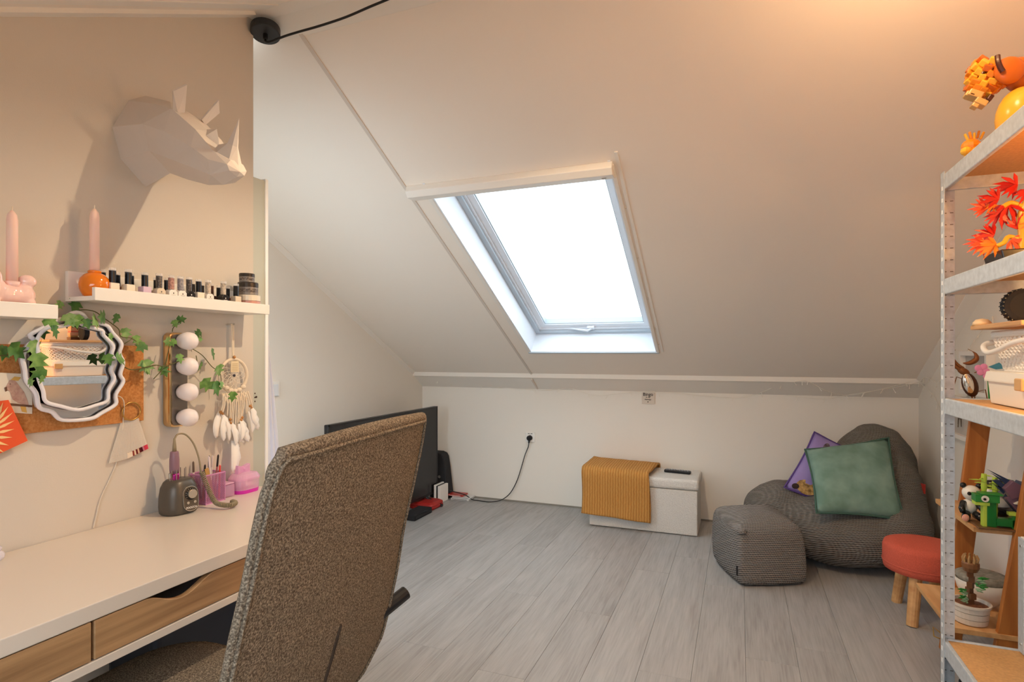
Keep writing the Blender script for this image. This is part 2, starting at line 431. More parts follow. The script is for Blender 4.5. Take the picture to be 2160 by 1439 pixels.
struct(MB().box((XG, YK-.006, 0), (XR, YK, .012)).build('baseboard_far', mat('floor_joint', '#8d877d', .8)))

# door jamb at the end of the desk wall
dj = struct(MB().box((XW-.07, 1.643, 0), (XW, 1.698, 1.905)).build('door_1', mat('pale_grey_green_paint', '#bcbfb4', .5)), 'pale grey door jamb at the end of the desk wall')
MB().box((XW-.06, 1.698, 0), (XW+.004, 1.712, 1.912)).build('lit_edge_strip', mat('bright_white_edge', '#f6f7f6', .4), dj)  # near-white strip, the jamb's lit edge put into the colour
b = MB()
for z in (1.07, 1.085, 1.10): b.lathe([(.0025, -.001), (.0025, .001)], (XW+.0005, 1.6505, z), 8, 'X')
b.lathe([(.004, -.001), (.004, .001)], (XW+.0005, 1.657, 1.086), 10, 'X'); b.build('latch_hole', mat('latch_dark', '#4a3428', .6), dj)

# left window of the alcove
w2 = struct(MB().box((-2.57, 1.645, .30), (-2.52, 1.69, 2.0)).box((-1.80, 1.645, .30), (-1.75, 1.69, 2.0)).box((-2.57, 1.645, .30), (-1.75, 1.69, .35)).box((-2.57, 1.645, 1.95), (-1.75, 1.69, 2.0)).build('window_2', M_PVC), 'white left window of the alcove')
MB().box((-2.52, 1.655, .35), (-1.80, 1.662, 1.95)).build('pane', M_GLASS, w2)

# ------------------------------------------------------------------ skylight
w1 = struct(bpy.data.objects.new('window_1', None), 'white roof skylight'); C.objects.link(w1)
D = .20
def sl_box(b, x0, x1, y0, y1, n0, n1):
    p = [slope(x, y, n) for n in (n0, n1) for x, y in ((x0, y0), (x1, y0), (x1, y1), (x0, y1))]
    b.add(p, [(3,2,1,0),(4,5,6,7),(0,1,5,4),(1,2,6,5),(2,3,7,6),(3,0,4,7)]); return b
b = MB(); sl_box(b, OX0-.010, OX0+.0025, OY0-.02, OY1+.03, -.003, D); b.build('reveal', M_PVC, w1)
b = MB(); sl_box(b, OX1-.0025, OX1+.010, OY0-.02, OY1+.03, -.003, D); b.build('reveal', M_PVC, w1)
b = MB(); sl_box(b, OX0-.010, OX1+.010, OY0-.010, OY0+.0025, -.003, D); b.build('reveal', M_PVC, w1)
b = MB(); p = [slope(OX0-.012, OY1-.0025, -.003), slope(OX1+.012, OY1-.0025, -.003), slope(OX1+.012, OY1+.04, D), slope(OX0-.012, OY1+.04, D)]
q = [slope(OX0-.012, OY1+.012, -.003), slope(OX1+.012, OY1+.012, -.003), slope(OX1+.012, OY1+.052, D), slope(OX0-.012, OY1+.052, D)]
b.add(p+q, [(3,2,1,0),(4,5,6,7),(0,1,5,4),(1,2,6,5),(2,3,7,6),(3,0,4,7)]); b.build('reveal', M_PVC, w1)
def frame(name, x0, x1, y0, y1, w, n0, n1, m):
    b = MB(); sl_box(b, x0, x0+w, y0, y1, n0, n1); sl_box(b, x1-w, x1, y0, y1, n0, n1)
    sl_box(b, x0+w, x1-w, y0, y0+w, n0, n1); sl_box(b, x0+w, x1-w, y1-w, y1, n0, n1)
    return b.build(name, m, w1, bevel=.003)
YB0, YB1 = OY0-.03, OY1+.045
frame('frame', OX0, OX1, YB0, YB1, .035, D-.03, D+.05, M_GREYPVC)
frame('gasket', OX0+.028, OX1-.028, YB0+.03, YB1-.03, .020, D-.012, D+.04, M_PVC)
frame('sash', OX0+.045, OX1-.045, YB0+.04, YB1-.042, .045, D, D+.06, M_PVC)
frame('glazing_bead', OX0+.088, OX1-.088, YB0+.08, YB1-.084, .008, D+.008, D+.05, M_GREYPVC)
b = MB(); sl_box(b, OX0+.09, OX1-.09, YB0+.08, YB1-.085, D+.035, D+.041); b.build('pane', M_GLASS, w1)
b = MB(); ym = YB1-.058
sl_box(b, -1.03, -.98, ym-.012, ym+.012, D-.02, D+.002)
b.tube([slope(-1.16, ym+.004, D-.012), slope(-1.10, ym+.004, D-.022), slope(-1.03, ym+.006, D-.032), slope(-1.0, ym, D-.02)], [.006, .007, .009, .008], 8)
b.build('handle', M_PVC, w1, smooth=False)
# blind cassette at the top, side rails and bottom lip
b = MB(); x0, x1 = -1.545, -.512
def prof(x): return [slope(x, 2.485, 0), slope(x, 2.487, -.035), slope(x, 2.515, -.048), slope(x, 2.522, -.044), slope(x, 2.56, -.022), slope(x, 2.565, 0)]
pr = prof(x0)+prof(x1); n = 6
b.add(pr, [tuple(range(n))[::-1], tuple(range(n, 2*n))]+[(i, (i+1) % n, n+(i+1) % n, n+i) for i in range(n)])
cas = b.build('blind_cassette', M_TRIM, w1, bevel=.003, label='roller blind cassette along the top of the skylight')
b = MB(); 
for xx in (-.545, -.54, -.535, -.53):
    b.cbox(slope(xx-.02, 2.541, -.0345), (.004, .002, .003))
b.build('print_mark', mat('print_grey', '#8a8a86', .6), cas)
sl = MB(); sl_box(sl, OX1+.004, OX1+.022, 2.5, OY1+.005, -.010, .001); sl.build('side_rail', M_TRIM, w1, bevel=.002)
sl = MB(); sl_box(sl, OX1+.034, OX1+.05, 2.44, OY1+.0, -.006, .001); sl.build('side_rail', M_TRIM, w1, bevel=.002)
sl = MB(); sl_box(sl, OX0-.03, OX0-.006, 2.55, OY1, -.006, .001); sl.build('side_rail', M_TRIM, w1, bevel=.002)
sl = MB(); sl_box(sl, OX0-.02, OX1+.02, OY1-.001, OY1+.012, -.012, .003); sl.build('bottom_lip', M_GREYPVC, w1, bevel=.002)
for yy in (2.75, 3.1, 3.45, 3.75, 3.95):
    b = MB(); b.ball(slope(OX1+.028, yy, -.001), .005, 8, 5); b.build('screw_cap', M_SEAM, w1)

# ------------------------------------------------------------------ desk
dk = thing('desk', 'white wall desk with brown oak drawer fronts under the shelves', 'desk', (-1.43, .9, 0))
Y0d, Y1d = .12, 1.64; XF = -1.175
MB().box((XW+.003, Y0d, .727), (XF, Y1d, .76)).build('desktop', M_DESKWHITE, dk, bevel=.002)
MB().box((XW+.003, Y0d, .628), (XF, Y1d, .646)).build('bottom_panel', M_DESKWHITE, dk, bevel=.001)
MB().box((XW+.003, Y0d, .646), (XF, Y0d+.02, .727)).build('side_panel', M_DESKWHITE, dk)
MB().box((XW+.003, Y1d-.02, .646), (XF, Y1d, .727)).build('side_panel', M_DESKWHITE, dk)
MB().box((XW+.003, Y0d+.02, .646), (XW+.015, Y1d-.02, .727)).build('back_panel', M_BLACKM, dk)
def drawer(y0, y1, cut):
    # front with a curved finger cut-out in the top edge
    pts = [(y0, .648), (y1, .648), (y1, .7245)]
    if cut:
        a, c = cut
        for k in range(13):
            t = k/12; yy = c+(a-c)*t
            pts.append((yy, .7245-.028*(.5-.5*cos(2*PI*t))**.8))
    pts.append((y0, .7245))
    b = MB(); b.prism(pts, 'X', XF-.018, XF-.002)
    o = b.build('drawer', M_DESKWOOD, dk, bevel=.0012, bseg=1)
    return o
drawer(Y0d+.022, .748, (.40, .55)); drawer(.754, Y1d-.022, (.862, 1.03))
for yy in (.16, 1.60):
    for xx in (XW+.04, XF-.06):
        MB().box((xx-.02, yy-.02, 0), (xx+.02, yy+.02, .628)).build('leg', M_DESKWHITE, dk, bevel=.002)
# dark box and cables under the desk
pc = thing('storage_bin', 'dark navy plastic bin standing under the desk', 'bin', (-1.48, 1.30, 0))
MB().box((-1.655, 1.09, 0), (-1.46, 1.57, .60)).build('body', mat('navy_plastic', '#1b2434', .35), pc, bevel=.02, bseg=3)
MB().box((-1.66, 1.085, .56), (-1.455, 1.575, .615)).build('lid', mat('navy_lid', '#141b28', .3), pc, bevel=.012)

# ------------------------------------------------------------------ chair
ch = thing('desk_chair', 'beige woven upholstered office chair pulled up to the desk', 'chair', (-1.05, .87, 0))
def fabric():
    m = mat('beige_woven_fabric', '#6a5744', .95, spec=.1)
    nt = m.node_tree; b = nt.nodes['Principled BSDF']; L = nt.links.new
    tc = nt.nodes.new('ShaderNodeTexCoord')
    n = nt.nodes.new('ShaderNodeTexNoise'); n.inputs['Scale'].default_value = 330; n.inputs['Detail'].default_value = 2; L(tc.outputs['Object'], n.inputs['Vector'])
    r = nt.nodes.new('ShaderNodeValToRGB'); L(n.outputs['Fac'], r.inputs['Fac'])
    r.color_ramp.elements[0].position = .34; r.color_ramp.elements[0].color = srgb('#52483e')
    r.color_ramp.elements[1].position = .68; r.color_ramp.elements[1].color = srgb('#a29481')
    e = r.color_ramp.elements.new(.5); e.color = srgb('#766a5b')
    L(r.outputs['Color'], b.inputs['Base Color'])
    bn = nt.nodes.new('ShaderNodeBump'); bn.inputs['Strength'].default_value = .6; bn.inputs['Distance'].default_value = .004; L(n.outputs['Fac'], bn.inputs['Height']); L(bn.outputs['Normal'], b.inputs['Normal'])
    return m
M_FAB = fabric()
ROWS = [(.44, .615, 1.105, -.83), (.50, .58, 1.14, -.79), (.58, .570, 1.166, -.757), (.66, .580, 1.163, -.733), (.75, .590, 1.150, -.705), (.85, .594, 1.140, -.682),
        (.93, .600, 1.144, -.664), (1.0, .603, 1.150, -.650), (1.05, .608, 1.152, -.640), (1.085, .620, 1.150, -.633), (1.100, .640, 1.147, -.630)]
def row_at(t):
    k = t*(len(ROWS)-1); i = min(int(k), len(ROWS)-2); f = k-i
    return [ROWS[i][j]*(1-f)+ROWS[i+1][j]*f for j in range(4)]
def back_pt(u, v, off):
    z, yl, yr, x = row_at(v)
    w = 2*u-1
    yl += .018; yr += .006
    y = yl+(yr-yl)*u
    xx = x+.03*(1-2*u)+.004-.010*abs(w)**3
    return Vector((xx-off, y, z+.003*(1-w*w)*v**4))
NU, NV = 18, 26; TH = .030
b = MB(); rows = []
for j in range(NV+1):
    v = j/NV; ring = []
    for i in range(NU+1): ring.append(back_pt(i/NU, v, 0))
    # right edge, rounded
    ring.append(back_pt(1, v, TH*.22)+Vector((0, .005, 0)))
    for i in range(NU, -1, -1): ring.append(back_pt(i/NU, v, TH*(.45+.55*(1-abs(2*i/NU-1)**4))))
    ring.append(back_pt(0, v, TH*.22)+Vector((0, -.005, 0)))
    rows.append(ring)
n = len(rows[0])
tops = []
for fr, dz in ((.9, .008), (.5, .0125)):
    base = rows[-1]; c = [ (base[i]+base[2*NU+2-i])/2 if i <= NU else None for i in range(n)]
    ring = []
    for i in range(n):
        if i <= NU: m2 = (base[i]+base[2*NU+2-i])/2
        elif i == NU+1 or i == n-1: m2 = base[i]+Vector((0, -.006 if i == NU+1 else .006, 0))
        else: m2 = (base[i]+base[2*NU+2-i])/2
        ring.append(m2+(base[i]-m2)*fr+Vector((0, 0, dz)))
    tops.append(ring)
rows += tops
vs = [p for r in rows for p in r]; fs = []
for j in range(len(rows)-1):
    for i in range(n): fs.append((j*n+i, j*n+(i+1) % n, (j+1)*n+(i+1) % n, (j+1)*n+i))
last = (len(rows)-1)*n
for i in range(NU): fs.append((last+i, last+i+1, last+2*NU+1-i, last+2*NU+2-i))
fs.append((last+NU, last+NU+1, last+NU+2)); fs.append((last+2*NU+2, last+2*NU+3, last))
fs.append(tuple(range(n)))
b.add(vs, fs)
bk = b.build('backrest', M_FAB, ch, smooth=True)
# piped seams around the back panel and the centre seam
pip = MB()
pipe = [back_pt(.014, v/30*.972, -.002) for v in range(0, 31)]+[back_pt(.014+.97*k/24, .972+.006*sin(PI*k/24), -.004) for k in range(1, 24)]+[back_pt(.984, (30-v)/30*.972, -.002) for v in range(0, 31)]
pip.tube(pipe, .0035, 6); pip.build('piping', M_FAB, bk, smooth=True)
st = MB()
for du in (-.006, .006):
    pts = [back_pt(.545+du-.02*k/14, .345*(1-k/14)+.03, -.0012) for k in range(15)]
    pts[0] = back_pt(.545, .38, -.001) if du < 0 else pts[0]
    st.tube(pts, .0016, 5)
st.build('stitched_seam', mat('dark_thread', '#4a3d33', .9), bk)
rp_ = [back_pt(0, .86+.02*k, TH*.3) for k in range(7)]+[back_pt(k/24, 1.0, TH*.35)+Vector((0, 0, .004)) for k in range(25)]+[back_pt(1, .98-.02*k, TH*.3) for k in range(7)]
rimm = MB(); rimm.tube(rp_, [.004+.011*sin(PI*k/38)**.7 for k in range(39)], 10)
rimm.build('top_roll', M_FAB, bk, smooth=True)
b = MB(); out = rounded(.62, .50, .13, 6, -1.10, .88)
lay = [(.86, .425), (.97, .435), (1.0, .455), (1.0, .475), (.965, .492), (.86, .499), (.4, .502)]
vs = []
for sc, z in lay: vs += [(-1.10+(x+1.10)*sc, .88+(y-.88)*sc, z) for x, y in out]
m_ = len(out); fs = [(i*m_+j, i*m_+(j+1) % m_, (i+1)*m_+(j+1) % m_, (i+1)*m_+j) for i in range(len(lay)-1) for j in range(m_)]
fs += [tuple(range(m_))[::-1], tuple((len(lay)-1)*m_+j for j in range(m_))]
b.add(vs, fs).build('seat', M_FAB, ch, smooth=True)
b = MB(); b.lathe([(.03, .10), (.03, .30), (.022, .30), (.022, .425)], (-1.07, .87, 0), 16); b.build('gas_column', M_BLACK, ch, smooth=True)
b = MB(); b.box((-1.18, .78, .395), (-.90, .98, .428)); b.build('mechanism', M_BLACK, ch, bevel=.01)
for k in range(5):
    a = 2*PI*k/5+.3; dx, dy = cos(a), sin(a); P0 = Vector((-1.07, .87, .12))
    b = MB(); b.tube([P0, P0+Vector((dx*.15, dy*.15, -.012)), P0+Vector((dx*.31, dy*.31, -.045))], [.024, .02, .015], 8)
    lg = b.build('leg', M_BLACK, ch, smooth=True)
    q = P0+Vector((dx*.31, dy*.31, -.045)); b = MB()
    b.lathe([(.02, -.022), (.028, -.018), (.028, .018), (.02, .022)], (q.x, q.y, .028), 14, 'Y'); b.tube([q, (q.x, q.y, .03)], .008, 6); b.build('castor', M_BLACK, lg)
for sgn in (1, -1):
    yc = .87
    b = MB(); e = .345 if sgn > 0 else .26
    b.tube(bez([(-.90, yc+sgn*.10, .41), (-.88, yc+sgn*.16, .46), (-.85, yc+sgn*.20, .55), (-.80, yc+sgn*(e-.09), .622), (-.755, yc+sgn*e, .668)], 5), .0165, 14)
    b.build('armrest_bar', M_BLACK, ch, smooth=False, bevel=.003)

# ------------------------------------------------------------------ shelves on the desk wall
def ledge(y0, y1, zf, label, name='picture_ledge'):
    t = thing(name, label, 'shelf', (XW, (y0+y1)/2, zf-.02), 'white picture ledges')
    MB().box((XW, y0, zf-.012), (-1.572, y1, zf)).build('base_board', M_WHITEGLOSS, t, bevel=.001)
    MB().box((-1.572, y0, zf-.012), (-1.56, y1, zf+.022)).build('front_lip', M_WHITEGLOSS, t, bevel=.001)
    MB().box((XW, y0, zf), (XW+.012, y1, zf+.07)).build('back_board', M_WHITEGLOSS, t, bevel=.001)
    return t
ledge(.36, .913, 1.346, 'lower white picture ledge at the left, with the pink dog on it')
ZL = 1.4
t = thing('picture_ledge', 'higher white picture ledge carrying the row of nail polish bottles', 'shelf', (XW, 1.3, ZL-.02), 'white picture ledges')
b = MB(); b.box((XW, 1.0, ZL-.012), (-1.572, 1.60, ZL)); b.build('base_board', M_WHITEGLOSS, t, bevel=.001)
b = MB(); b.box((-1.572, 1.0, ZL-.012), (-1.56, 1.60, ZL+.022)); b.build('front_lip', M_WHITEGLOSS, t, bevel=.001)
MB().box((XW, 1.0, ZL), (XW+.012, 1.60, ZL+.07)).build('back_board', M_WHITEGLOSS, t, bevel=.001)

# nail polish bottles
CAPS = {'k': mat('cap_black', '#15161c', .25), 'g': mat('cap_pink_glitter', '#c99a8a', .35, col2='#8a5b50', vscale=300), 's': mat('cap_silver_glitter', '#a9a4a6', .3, col2='#6f6a70', vscale=300),
        'w': mat('cap_marble', '#d8c8b4', .35, col2='#8d8478', vscale=160), 'e': mat('cap_black_print', '#2a2320', .3, col2='#776b62', vscale=260), 'r': mat('cap_dark_red', '#4a2a22', .3)}
BODY = {'c': mat('label_cream', '#eee2d0', .5), 'l': mat('label_lilac', '#d9bfd6', .5), 'b': mat('body_beige', '#dccdb8', .4), 'w': mat('body_white', '#ece8e2', .4), 'k': mat('body_black', '#1d1a1a', .3), 'd': mat('body_brown', '#5a3327', .3)}
M_CLEARCAP = mat('clear_acrylic', '#f6f6f8', .05, alpha=.28)
proto = {}
BOT = [('b',1.068,1.480,'k','d','sq'),('f',1.068,1.483,'k','c','sq'),('b',1.108,1.478,'k','d','sq'),('f',1.112,1.484,'k','c','sq'),('b',1.148,1.481,'k','c','sq'),('b',1.190,1.478,'k','d','sq'),('f',1.160,1.482,'k','l','sq'),
       ('b',1.228,1.477,'k','b','sq'),('f',1.204,1.485,'e','b','rd'),('b',1.262,1.481,'k','w','sq'),('f',1.243,1.484,'g','w','rd'),('f',1.274,1.485,'s','w','rd'),('f',1.304,1.486,'e','k','rd'),('b',1.350,1.479,'k','k','sq'),('f',1.338,1.484,'k','c','sq'),
       ('b',1.384,1.478,'k','w','sq'),('f',1.373,1.485,'w','w','rd'),('b',1.420,1.481,'r','d','sq'),('b',1.453,1.478,'k','d','sq'),('f',1.432,1.488,'w','k','rd'),('b',1.486,1.479,'k','d','sq'),('f',1.484,1.486,'k','b','sq')]
capn = {'k': 'black', 'g': 'pink glitter', 's': 'silver glitter', 'w': 'marbled', 'e': 'dark printed', 'r': 'dark red'}
bodn = {'c': 'cream', 'l': 'lilac', 'b': 'beige', 'w': 'white', 'k': 'black', 'd': 'brown'}
ordn = ['first','second','third','fourth','fifth','sixth','seventh','eighth','ninth','tenth','eleventh','twelfth']
cf = {'f': 0, 'b': 0}
for r, y, zt, cp, bd, sh in BOT:
    x = -1.594 if r == 'f' else -1.636
    k = cf[r]; cf[r] += 1
    t = thing('nail_polish_bottle', 'nail polish, %s cap and %s bottle, %s from left in the ledge\'s %s row' % (capn[cp], bodn[bd], ordn[k], 'front' if r == 'f' else 'back'), 'bottle', (x, y, ZL), 'nail polish bottles on the higher ledge')
    hz = zt-ZL; bh = hz*.50
    b = MB()
    if sh == 'sq': b.box((x-.0115, y-.0125, ZL), (x+.0115, y+.0125, ZL+bh))
    else: b.prism([(y-.014, ZL), (y+.014, ZL), (y+.014, ZL+bh*.8), (y+.008, ZL+bh*.97), (y-.008, ZL+bh*.97), (y-.014, ZL+bh*.8)], 'X', x-.0105, x+.0105)
    b.build('bottle_body', BODY[bd], t, bevel=.0015)
    b = MB(); b.lathe([(.0085, ZL+bh), (.0085, zt-.007)], (x, y, 0), 14); b.build('cap', CAPS[cp], t)
    b = MB(); b.lathe([(.0092, zt-.0085), (.0092, zt)], (x, y, 0), 14); b.build('cap_sleeve', M_CLEARCAP, t)
    if sh == 'rd':
        b = MB()
        b.cbox((x+.0108, y, ZL+bh*.72), (.0006, .003, .004))
        for q in (.58, .48): b.cbox((x+.0108, y, ZL+bh*q), (.0006, .014, .0012))
        b.build('label_print', M_WHITE if bd == 'k' else mat('print_dark', '#5b5652', .6), t)
# cosmetic jars
def jar(y, z0, z1, r, band, label, lid):
    t = thing('cosmetic_jar', label, 'jar', (-1.607, y, z0), 'stacked cosmetic jars at the ledge end')
    h = z1-z0
    b = MB(); b.lathe([(r*.96, z0), (r, z0+.002), (r, z0+h*.62)], (-1.607, y, 0), 24); b.build('jar_body', band, t, smooth=False)
    b = MB(); b.lathe([(r*1.03, z0+h*.63), (r*1.03, z1-.002), (r*.99, z1)], (-1.607, y, 0), 24); b.build('lid', lid, t, smooth=False)
    if band is not M_PINKJ:
        b = MB(); b.lathe([(r*1.004, z0+h*.2), (r*1.004, z0+h*.5)], (-1.607, y, 0), 24, cap=False); b.build('label_band', mat('jar_label', '#2b2320', .4, col2='#8d8078', vscale=220), t)
    return t
M_PINKJ = mat('jar_pink_powder', '#c9958a', .3); M_JCLEAR = mat('jar_clear', '#8b8580', .15); M_JLID = mat('jar_lid_dark', '#3a3430', .15)
jar(1.552, ZL, 1.452, .037, M_PINKJ, 'clear cosmetic jar with pale pink contents, bottom of the stack on the ledge', mat('jar_lid_pale', '#e6dccb', .2))
jar(1.548, 1.452, 1.497, .033, M_JCLEAR, 'black-labelled cosmetic jar in the middle of the stack', M_JLID)
jar(1.543, 1.497, 1.528, .025, M_JCLEAR, 'smallest black-labelled cosmetic jar on top of the stack', M_JLID)

# candles and holders
M_CANDLE = mat('pink_wax', '#f8d4c6', .4, sub=.15)
def candle(x, y, z0, z1, r, label):
    t = thing('taper_candle', label, 'candle', (x, y, z0), 'pink taper candles')
    b = MB(); b.lathe([(r, z0), (r*.95, z1-.03), (r*.8, z1-.018), (r*.25, z1-.008)], (x, y, 0), 20); b.build('wax', M_CANDLE, t, smooth=True)
    b = MB(); b.tube([(x, y, z1-.009), (x+.001, y, z1+.002)], .0012, 5); b.build('wick', M_COTTON, t)
X1, Y1c = -1.618, .962
t = thing('candle_holder', 'round orange glass candle holder at the left end of the higher ledge', 'candle holder', (X1, Y1c, ZL))
YC = 1.036
t.location = (X1, YC, ZL)
b = MB(); b.lathe([(.018, ZL), (.026, ZL+.004), (.034, ZL+.02), (.036, ZL+.034), (.033, ZL+.05), (.024, ZL+.061), (.015, ZL+.066)], (X1, YC, 0), 28)
b.build('glass_bowl', mat('orange_glass', '#e07a12', .08, coat=.5), t, smooth=True)
b = MB(); b.lathe([(.015, ZL+.066), (.0165, ZL+.070), (.0145, ZL+.072), (.013, ZL+.066)], (X1, YC, 0), 24, cap=False); b.build('rim', mat('orange_glass', '#e07a12', .08), t, smooth=True)
candle(X1, YC, ZL+.062, ZL+.247, .0118, 'pink taper candle standing in the orange glass holder')
ZL1 = 1.346; XD, YD = -1.615, .842
t = thing('dog_candle_holder', 'glossy pink poodle figurine candle holder on the lower ledge', 'figurine', (XD, YD, ZL1))
b = MB()
dl = [((0, 0, .044), (.022, .042, .024)), ((0, -.030, .052), (.022, .022, .030)), ((0, .025, .044), (.023, .026, .027)), ((0, -.042, .085), (.017, .020, .022)), ((0, -.048, .098), (.021, .024, .019)), ((.0, -.072, .090), (.010, .016, .010)),
      ((.012, -.034, .078), (.007, .012, .022)), ((-.012, -.034, .078), (.007, .012, .022)),
      ((.012, -.036, .018), (.010, .010, .020)), ((-.012, -.036, .018), (.010, .010, .020)), ((.013, .034, .018), (.011, .013, .020)), ((-.013, .034, .018), (.011, .013, .020)),
      ((.013, .040, .005), (.010, .016, .006)), ((.012, -.04, .005), (.010, .014, .006)), ((0, .040, .062), (.006, .006, .018)), ((0, .034, .078), (.018, .020, .017))]
for c, r in dl: b.ball((XD+c[0], YD+c[1], ZL1+max(c[2], r[2])), r, 14, 9)
o = b.build('body', mat('pink_glaze', '#f6d2ca', .08, coat=1), t, smooth=True)
rm = o.modifiers.new('remesh', 'REMESH'); rm.mode = 'VOXEL'; rm.voxel_size = .0028; rm.use_smooth_shade = True
sm = o.modifiers.new('smooth', 'SMOOTH'); sm.iterations = 3
b = MB(); b.lathe([(.014, ZL1+.062), (.016, ZL1+.075), (.0135, ZL1+.075), (.0125, ZL1+.068)], (XD, YD+.003, 0), 18); b.build('candle_cup', MATS['pink_glaze'], t, smooth=True)
candle(XD, YD+.003, ZL1+.066, ZL1+.252, .0118, 'pink taper candle standing on the pink poodle holder')

# ------------------------------------------------------------------ rhino head
rh = thing('paper_rhino_head', 'white folded-paper rhino head trophy hanging above the shelves', 'wall decor', (XW, 1.225, 1.9))
Yr = 1.225
M_PAPER = mat('white_paper', '#d9cfc6', .85, spec=.2)
RG = [(-1.68, 2.032, (.052, 1.998), (.100, 1.901), (.076, 1.817), 1.755), (-1.575, 1.998, (.046, 1.972), (.086, 1.90), (.066, 1.83), 1.785),
      (-1.50, 1.955, (.055, 1.945), (.076, 1.872), (.060, 1.80), 1.757), (-1.42, 1.888, (.044, 1.878), (.058, 1.825), (.052, 1.768), 1.733),
      (-1.365, 1.824, (.034, 1.815), (.050, 1.785), (.042, 1.745), 1.728), (-1.312, 1.79, (.022, 1.785), (.034, 1.77), (.026, 1.755), 1.745)]
b = MB(); vs = []
for x, zt, p1, p2, p3, zb in RG:
    vs += [(x, Yr, zt), (x, Yr-p1[0], p1[1]), (x, Yr-p2[0], p2[1]), (x, Yr-p3[0], p3[1]), (x, Yr, zb), (x, Yr+p3[0], p3[1]), (x, Yr+p2[0], p2[1]), (x, Yr+p1[0], p1[1])]
fs = []
for i in range(5):
    for j in range(8):
        a, bq, c, d = i*8+j, i*8+(j+1) % 8, (i+1)*8+(j+1) % 8, (i+1)*8+j
        if (i+j) % 2: fs += [(a, bq, c), (a, c, d)]
        else: fs += [(a, bq, d), (bq, c, d)]
vs.append((-1.300, Yr, 1.757)); k = len(vs)-1
for j in range(8): fs.append((40+j, 40+(j+1) % 8, k))
fs.append(tuple(range(8))[::-1])
b.add(vs, fs).build('head', M_PAPER, rh, fix=True)
def cone4(name, base, apex, mid=None):
    b = MB(); n = len(base)
    if mid: b.add(base+mid+[apex], [(i, (i+1) % n, n+(i+1) % n, n+i) for i in range(n)]+[(n+i, n+(i+1) % n, 2*n) for i in range(n)]+[tuple(range(n))[::-1]])
    else: b.add(base+[apex], [(i, (i+1) % n, n) for i in range(n)]+[tuple(range(n))[::-1]])
    return b.build(name, M_PAPER, rh)
cone4('horn', [(-1.385, Yr, 1.845), (-1.362, Yr-.036, 1.80), (-1.318, Yr-.026, 1.772), (-1.306, Yr, 1.765), (-1.318, Yr+.026, 1.772), (-1.362, Yr+.036, 1.80)], (-1.304, Yr, 1.909),
      [(-1.338, Yr, 1.845), (-1.334, Yr-.013, 1.838), (-1.318, Yr-.010, 1.83), (-1.311, Yr, 1.828), (-1.318, Yr+.010, 1.83), (-1.334, Yr+.013, 1.838)])
cone4('horn', [(-1.43, Yr, 1.895), (-1.405, Yr-.022, 1.866), (-1.378, Yr, 1.838), (-1.405, Yr+.022, 1.866)], (-1.388, Yr, 1.890))
for s in (-1, 1):
    b = MB(); q = [(-1.486, Yr+s*.045, 1.932), (-1.480, Yr+s*.028, 1.940), (-1.44, Yr+s*.053, 2.002), (-1.464, Yr+s*.077, 1.977)]
    q2 = [(x-.004, y, z+.004) for x, y, z in q]
    q2[0] = (-1.50, Yr+s*.05, 1.930)
    b.add(q+q2, [(0,1,2,3),(7,6,5,4),(0,4,5,1),(1,5,6,2),(2,6,7,3),(3,7,4,0)]).build('ear', M_PAPER, rh)

# ------------------------------------------------------------------ pendant lamp (rosette, cord, bulb)
pl_ = thing('pendant_lamp', 'black ceiling rosette with swagged black cable of a pendant bulb', 'lamp', (-1.655, 1.655, 2.47))
Rm = Vector((-.15, .17, .95)).to_track_quat('Z', 'Y').to_matrix()
b = MB(); b.lathe([(.050, -.014), (.052, -.012), (.052, .016), (.049, .018)], (0,0,0), 32)
b.v = [Rm@p+Vector((-1.640, 1.662, 2.446)) for p in b.v]; b.build('rosette', mat('black_steel', '#2b2d31', .45), pl_, smooth=False, bevel=.002)
b = MB(); b.lathe([(.007, -.036), (.009, -.03), (.009, -.012)], (0,0,0), 12); b.v = [Rm@p+Vector((-1.640, 1.662, 2.446)) for p in b.v]; b.build('cable_grip', M_BLACK, pl_)
cpts = [(-1.634, 1.656, 2.415), (-1.63, 1.652, 2.402), (-1.605, 1.650, 2.395), (-1.54, 1.65, 2.402), (-1.47, 1.65, 2.405), (-1.38, 1.65, 2.407), (-1.27, 1.65, 2.414), (-1.17, 1.65, 2.428), (-1.08, 1.65, 2.44), (-.98, 1.66, 2.466), (-.85, 1.67, 2.495), (-.6, 1.68, 2.50), (-.54, 1.68, 2.50), (-.52, 1.68, 2.49)]
MB().tube(bez(cpts, 5), .0042, 8).build('cable', M_BLACK, pl_, smooth=True)
MB().tube(bez([(-.52, 1.68, 2.49), (-.46, 1.66, 2.50), (-.1, 1.62, 2.47), (.3, 1.62, 2.475), (.41, 1.60, 2.46), (.44, 1.60, 2.41), (.44, 1.60, 2.335)], 5), .0042, 8).build('cable', M_BLACK, pl_, smooth=True)
for lx, lz in ((-.52, 2.455), (.44, 2.30)):
    b = MB(); b.lathe([(.006, .045), (.018, .04), (.02, .0), (.017, -.002)], (lx, 1.68 if lx < 0 else 1.60, lz), 18); sk = b.build('socket', M_BLACK, pl_)
    b = MB(); b.lathe([(.013, 0), (.016, -.02), (.03, -.04), (.032, -.055), (.026, -.073), (.01, -.082), (0.0005, -.084)], (lx, 1.68 if lx < 0 else 1.60, lz-.003), 20); b.build('bulb', M_BULB, sk, smooth=True)
b = MB(); b.lathe([(.012, 2.488), (.03, 2.484), (.05, 2.462), (.062, 2.43), (.068, 2.379)], (-.52, 1.68, 0), 36, cap=False)
sh_ = b.build('lamp_shade', mat('shade_white', '#f0e8dc', .5), pl_, smooth=True); so9 = sh_.modifiers.new('solid', 'SOLIDIFY'); so9.thickness = .002
